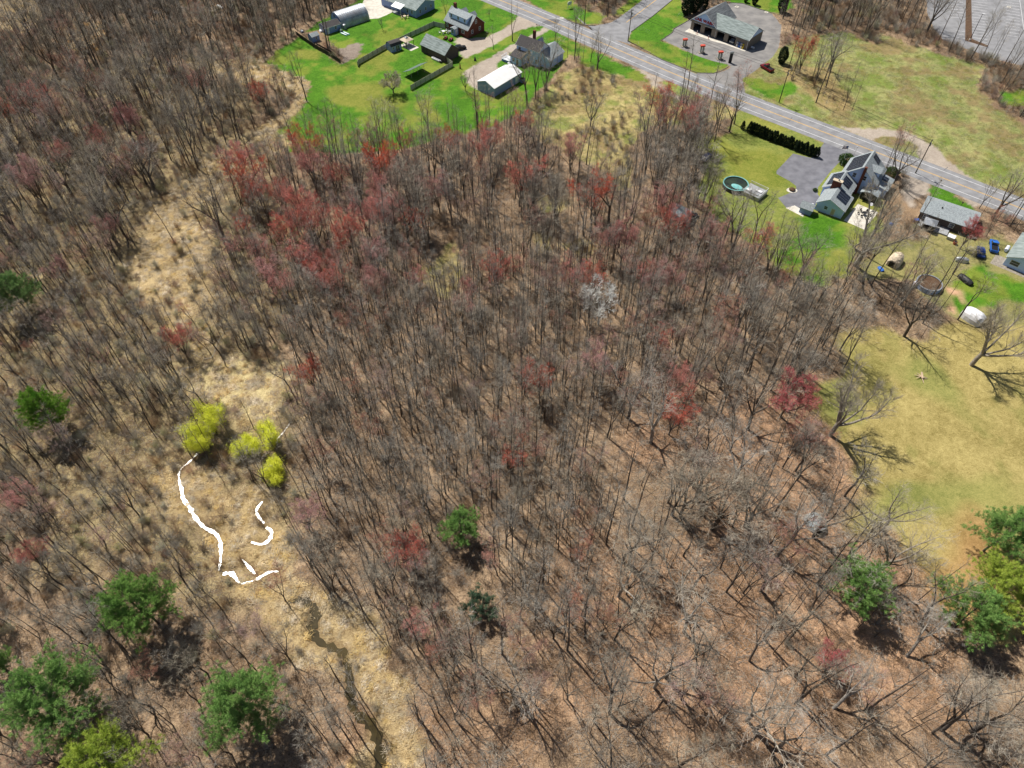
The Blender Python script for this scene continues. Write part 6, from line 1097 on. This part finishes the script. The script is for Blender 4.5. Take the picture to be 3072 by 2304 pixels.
def scatter(name, items, sources):
    """items: (x, y, z, rot, tiltx, scale, index); sources: list of lists of meshes"""
    me = bpy.data.meshes.new(name); me.vertices.add(len(items)); me.vertices.foreach_set('co', np.array([(i[0], i[1], i[2]) for i in items], np.float32).ravel())
    a = me.attributes.new('rot', 'FLOAT_VECTOR', 'POINT'); a.data.foreach_set('vector', np.array([(i[4], 0, i[3]) for i in items], np.float32).ravel())
    a = me.attributes.new('scl', 'FLOAT', 'POINT'); a.data.foreach_set('value', np.array([i[5] for i in items], np.float32))
    a = me.attributes.new('idx', 'INT', 'POINT'); a.data.foreach_set('value', np.array([i[6] for i in items], np.int32))
    o = bpy.data.objects.new(name, me); C.objects.link(o)
    g = bpy.data.node_groups.new(name + '_gn', 'GeometryNodeTree'); g.interface.new_socket('Geometry', in_out='INPUT', socket_type='NodeSocketGeometry'); g.interface.new_socket('Geometry', in_out='OUTPUT', socket_type='NodeSocketGeometry')
    n = g.nodes; l = g.links; gi_ = n.new('NodeGroupInput'); go = n.new('NodeGroupOutput'); jn = n.new('GeometryNodeJoinGeometry')
    insts = []
    for ms in sources:
        j = n.new('GeometryNodeJoinGeometry')
        for m_ in ms:
            so = bpy.data.objects.new(name + '_form', m_); oi = n.new('GeometryNodeObjectInfo'); oi.inputs['Object'].default_value = so; l.new(oi.outputs['Geometry'], j.inputs[0])
        gti = n.new('GeometryNodeGeometryToInstance'); l.new(j.outputs[0], gti.inputs[0]); insts.append(gti)
    for gti in insts[::-1]: l.new(gti.outputs[0], jn.inputs[0])
    ip = n.new('GeometryNodeInstanceOnPoints'); l.new(gi_.outputs[0], ip.inputs['Points']); l.new(jn.outputs[0], ip.inputs['Instance']); ip.inputs['Pick Instance'].default_value = True
    for nm, ty, sk in (('idx', 'INT', 'Instance Index'), ('rot', 'FLOAT_VECTOR', 'Rotation'), ('scl', 'FLOAT', 'Scale')):
        na = n.new('GeometryNodeInputNamedAttribute'); na.data_type = ty; na.inputs['Name'].default_value = nm; l.new(na.outputs['Attribute'], ip.inputs[sk])
    l.new(ip.outputs[0], go.inputs[0]); md = o.modifiers.new('scatter', 'NODES'); md.node_group = g; o['kind'] = 'stuff'; return o
def stuff_trees(name, L_, label, cat):
    names = sorted(set(t[2] for t in L_)); src = [list(V_[n_]) if n_ in V_ else [SH[n_]] for n_ in names]
    o = scatter(name, [(t[0], t[1], float(gz(t[0], t[1])) - .05, random.uniform(0, 6.28), 0, t[3], names.index(t[2])) for t in L_], src); tag(o, label, cat)
stuff_trees('far_leafless_trees', gr, 'mass of leafless grey-brown trees filling the farther woods', 'woods'); stuff_trees('far_reddish_trees', rr, 'scatter of reddish-budded trees through the farther woods', 'woods'); stuff_trees('undergrowth', sr, 'tangle of leafless undergrowth and saplings across the farther woods', 'undergrowth')
# litter, reeds and grass
def cover(name, kinds, n_, src, smin, smax, label, cat, zoff=0.0, aligned=False):
    X_ = rng.uniform(-215, 215, n_); Y_ = rng.uniform(14, 325, n_); pxs = [PX(a, b) for a, b in zip(X_, Y_)]; ok = np.array([-60 < p[0] < 3132 and -60 < p[1] < 2420 for p in pxs]); X_ = X_[ok]; Y_ = Y_[ok]
    kd = open_at(X_, Y_); ok = np.isin(kd, kinds) & ~near_paved(X_, Y_, .3); X_ = X_[ok]; Y_ = Y_[ok]; its = []
    nw = np.min(np.hypot(X_[:, None] - SP[None, ::3, 0], Y_[:, None] - SP[None, ::3, 1]) - SP[None, ::3, 2] / 2, axis=1)
    for a, b, c_ in zip(X_, Y_, nw):
        if c_ < .45: continue
        its.append((a, b, float(gz(a, b)) + zoff, random.gauss(vnoise(a, b, 12, 21) * 9, .7) if aligned else random.uniform(0, 6.28), 0, random.uniform(smin, smax), random.randrange(len(src))))
    print(name, len(its)); o = scatter(name, its, [[m] for m in src]); tag(o, label, cat)
cover('dry_reeds', ['tan', 'pale', 'rust'], 90000, GC['reed'], .6, 1.3, 'flattened straw-coloured reeds along the stream and wet ground', 'reeds', aligned=True)
cover('dry_grass_tufts', ['meadow', 'field', 'patch'], 60000, GC['grass'], .7, 1.8, 'tufts of dry grass in the meadow and roadside field', 'grass', aligned=True)
cover('dead_stems', ['forest', 'orange', 'olive', 'brown'], 170000, GC['lit'], .5, 1.5, 'dead stems and leaf litter standing across the woodland floor', 'litter')
cover('fallen_branches', ['forest', 'orange', 'olive', 'brown'], 12000, GC['stick'], .5, 1.1, 'fallen sticks and branches on the woodland floor', 'fallen branches')
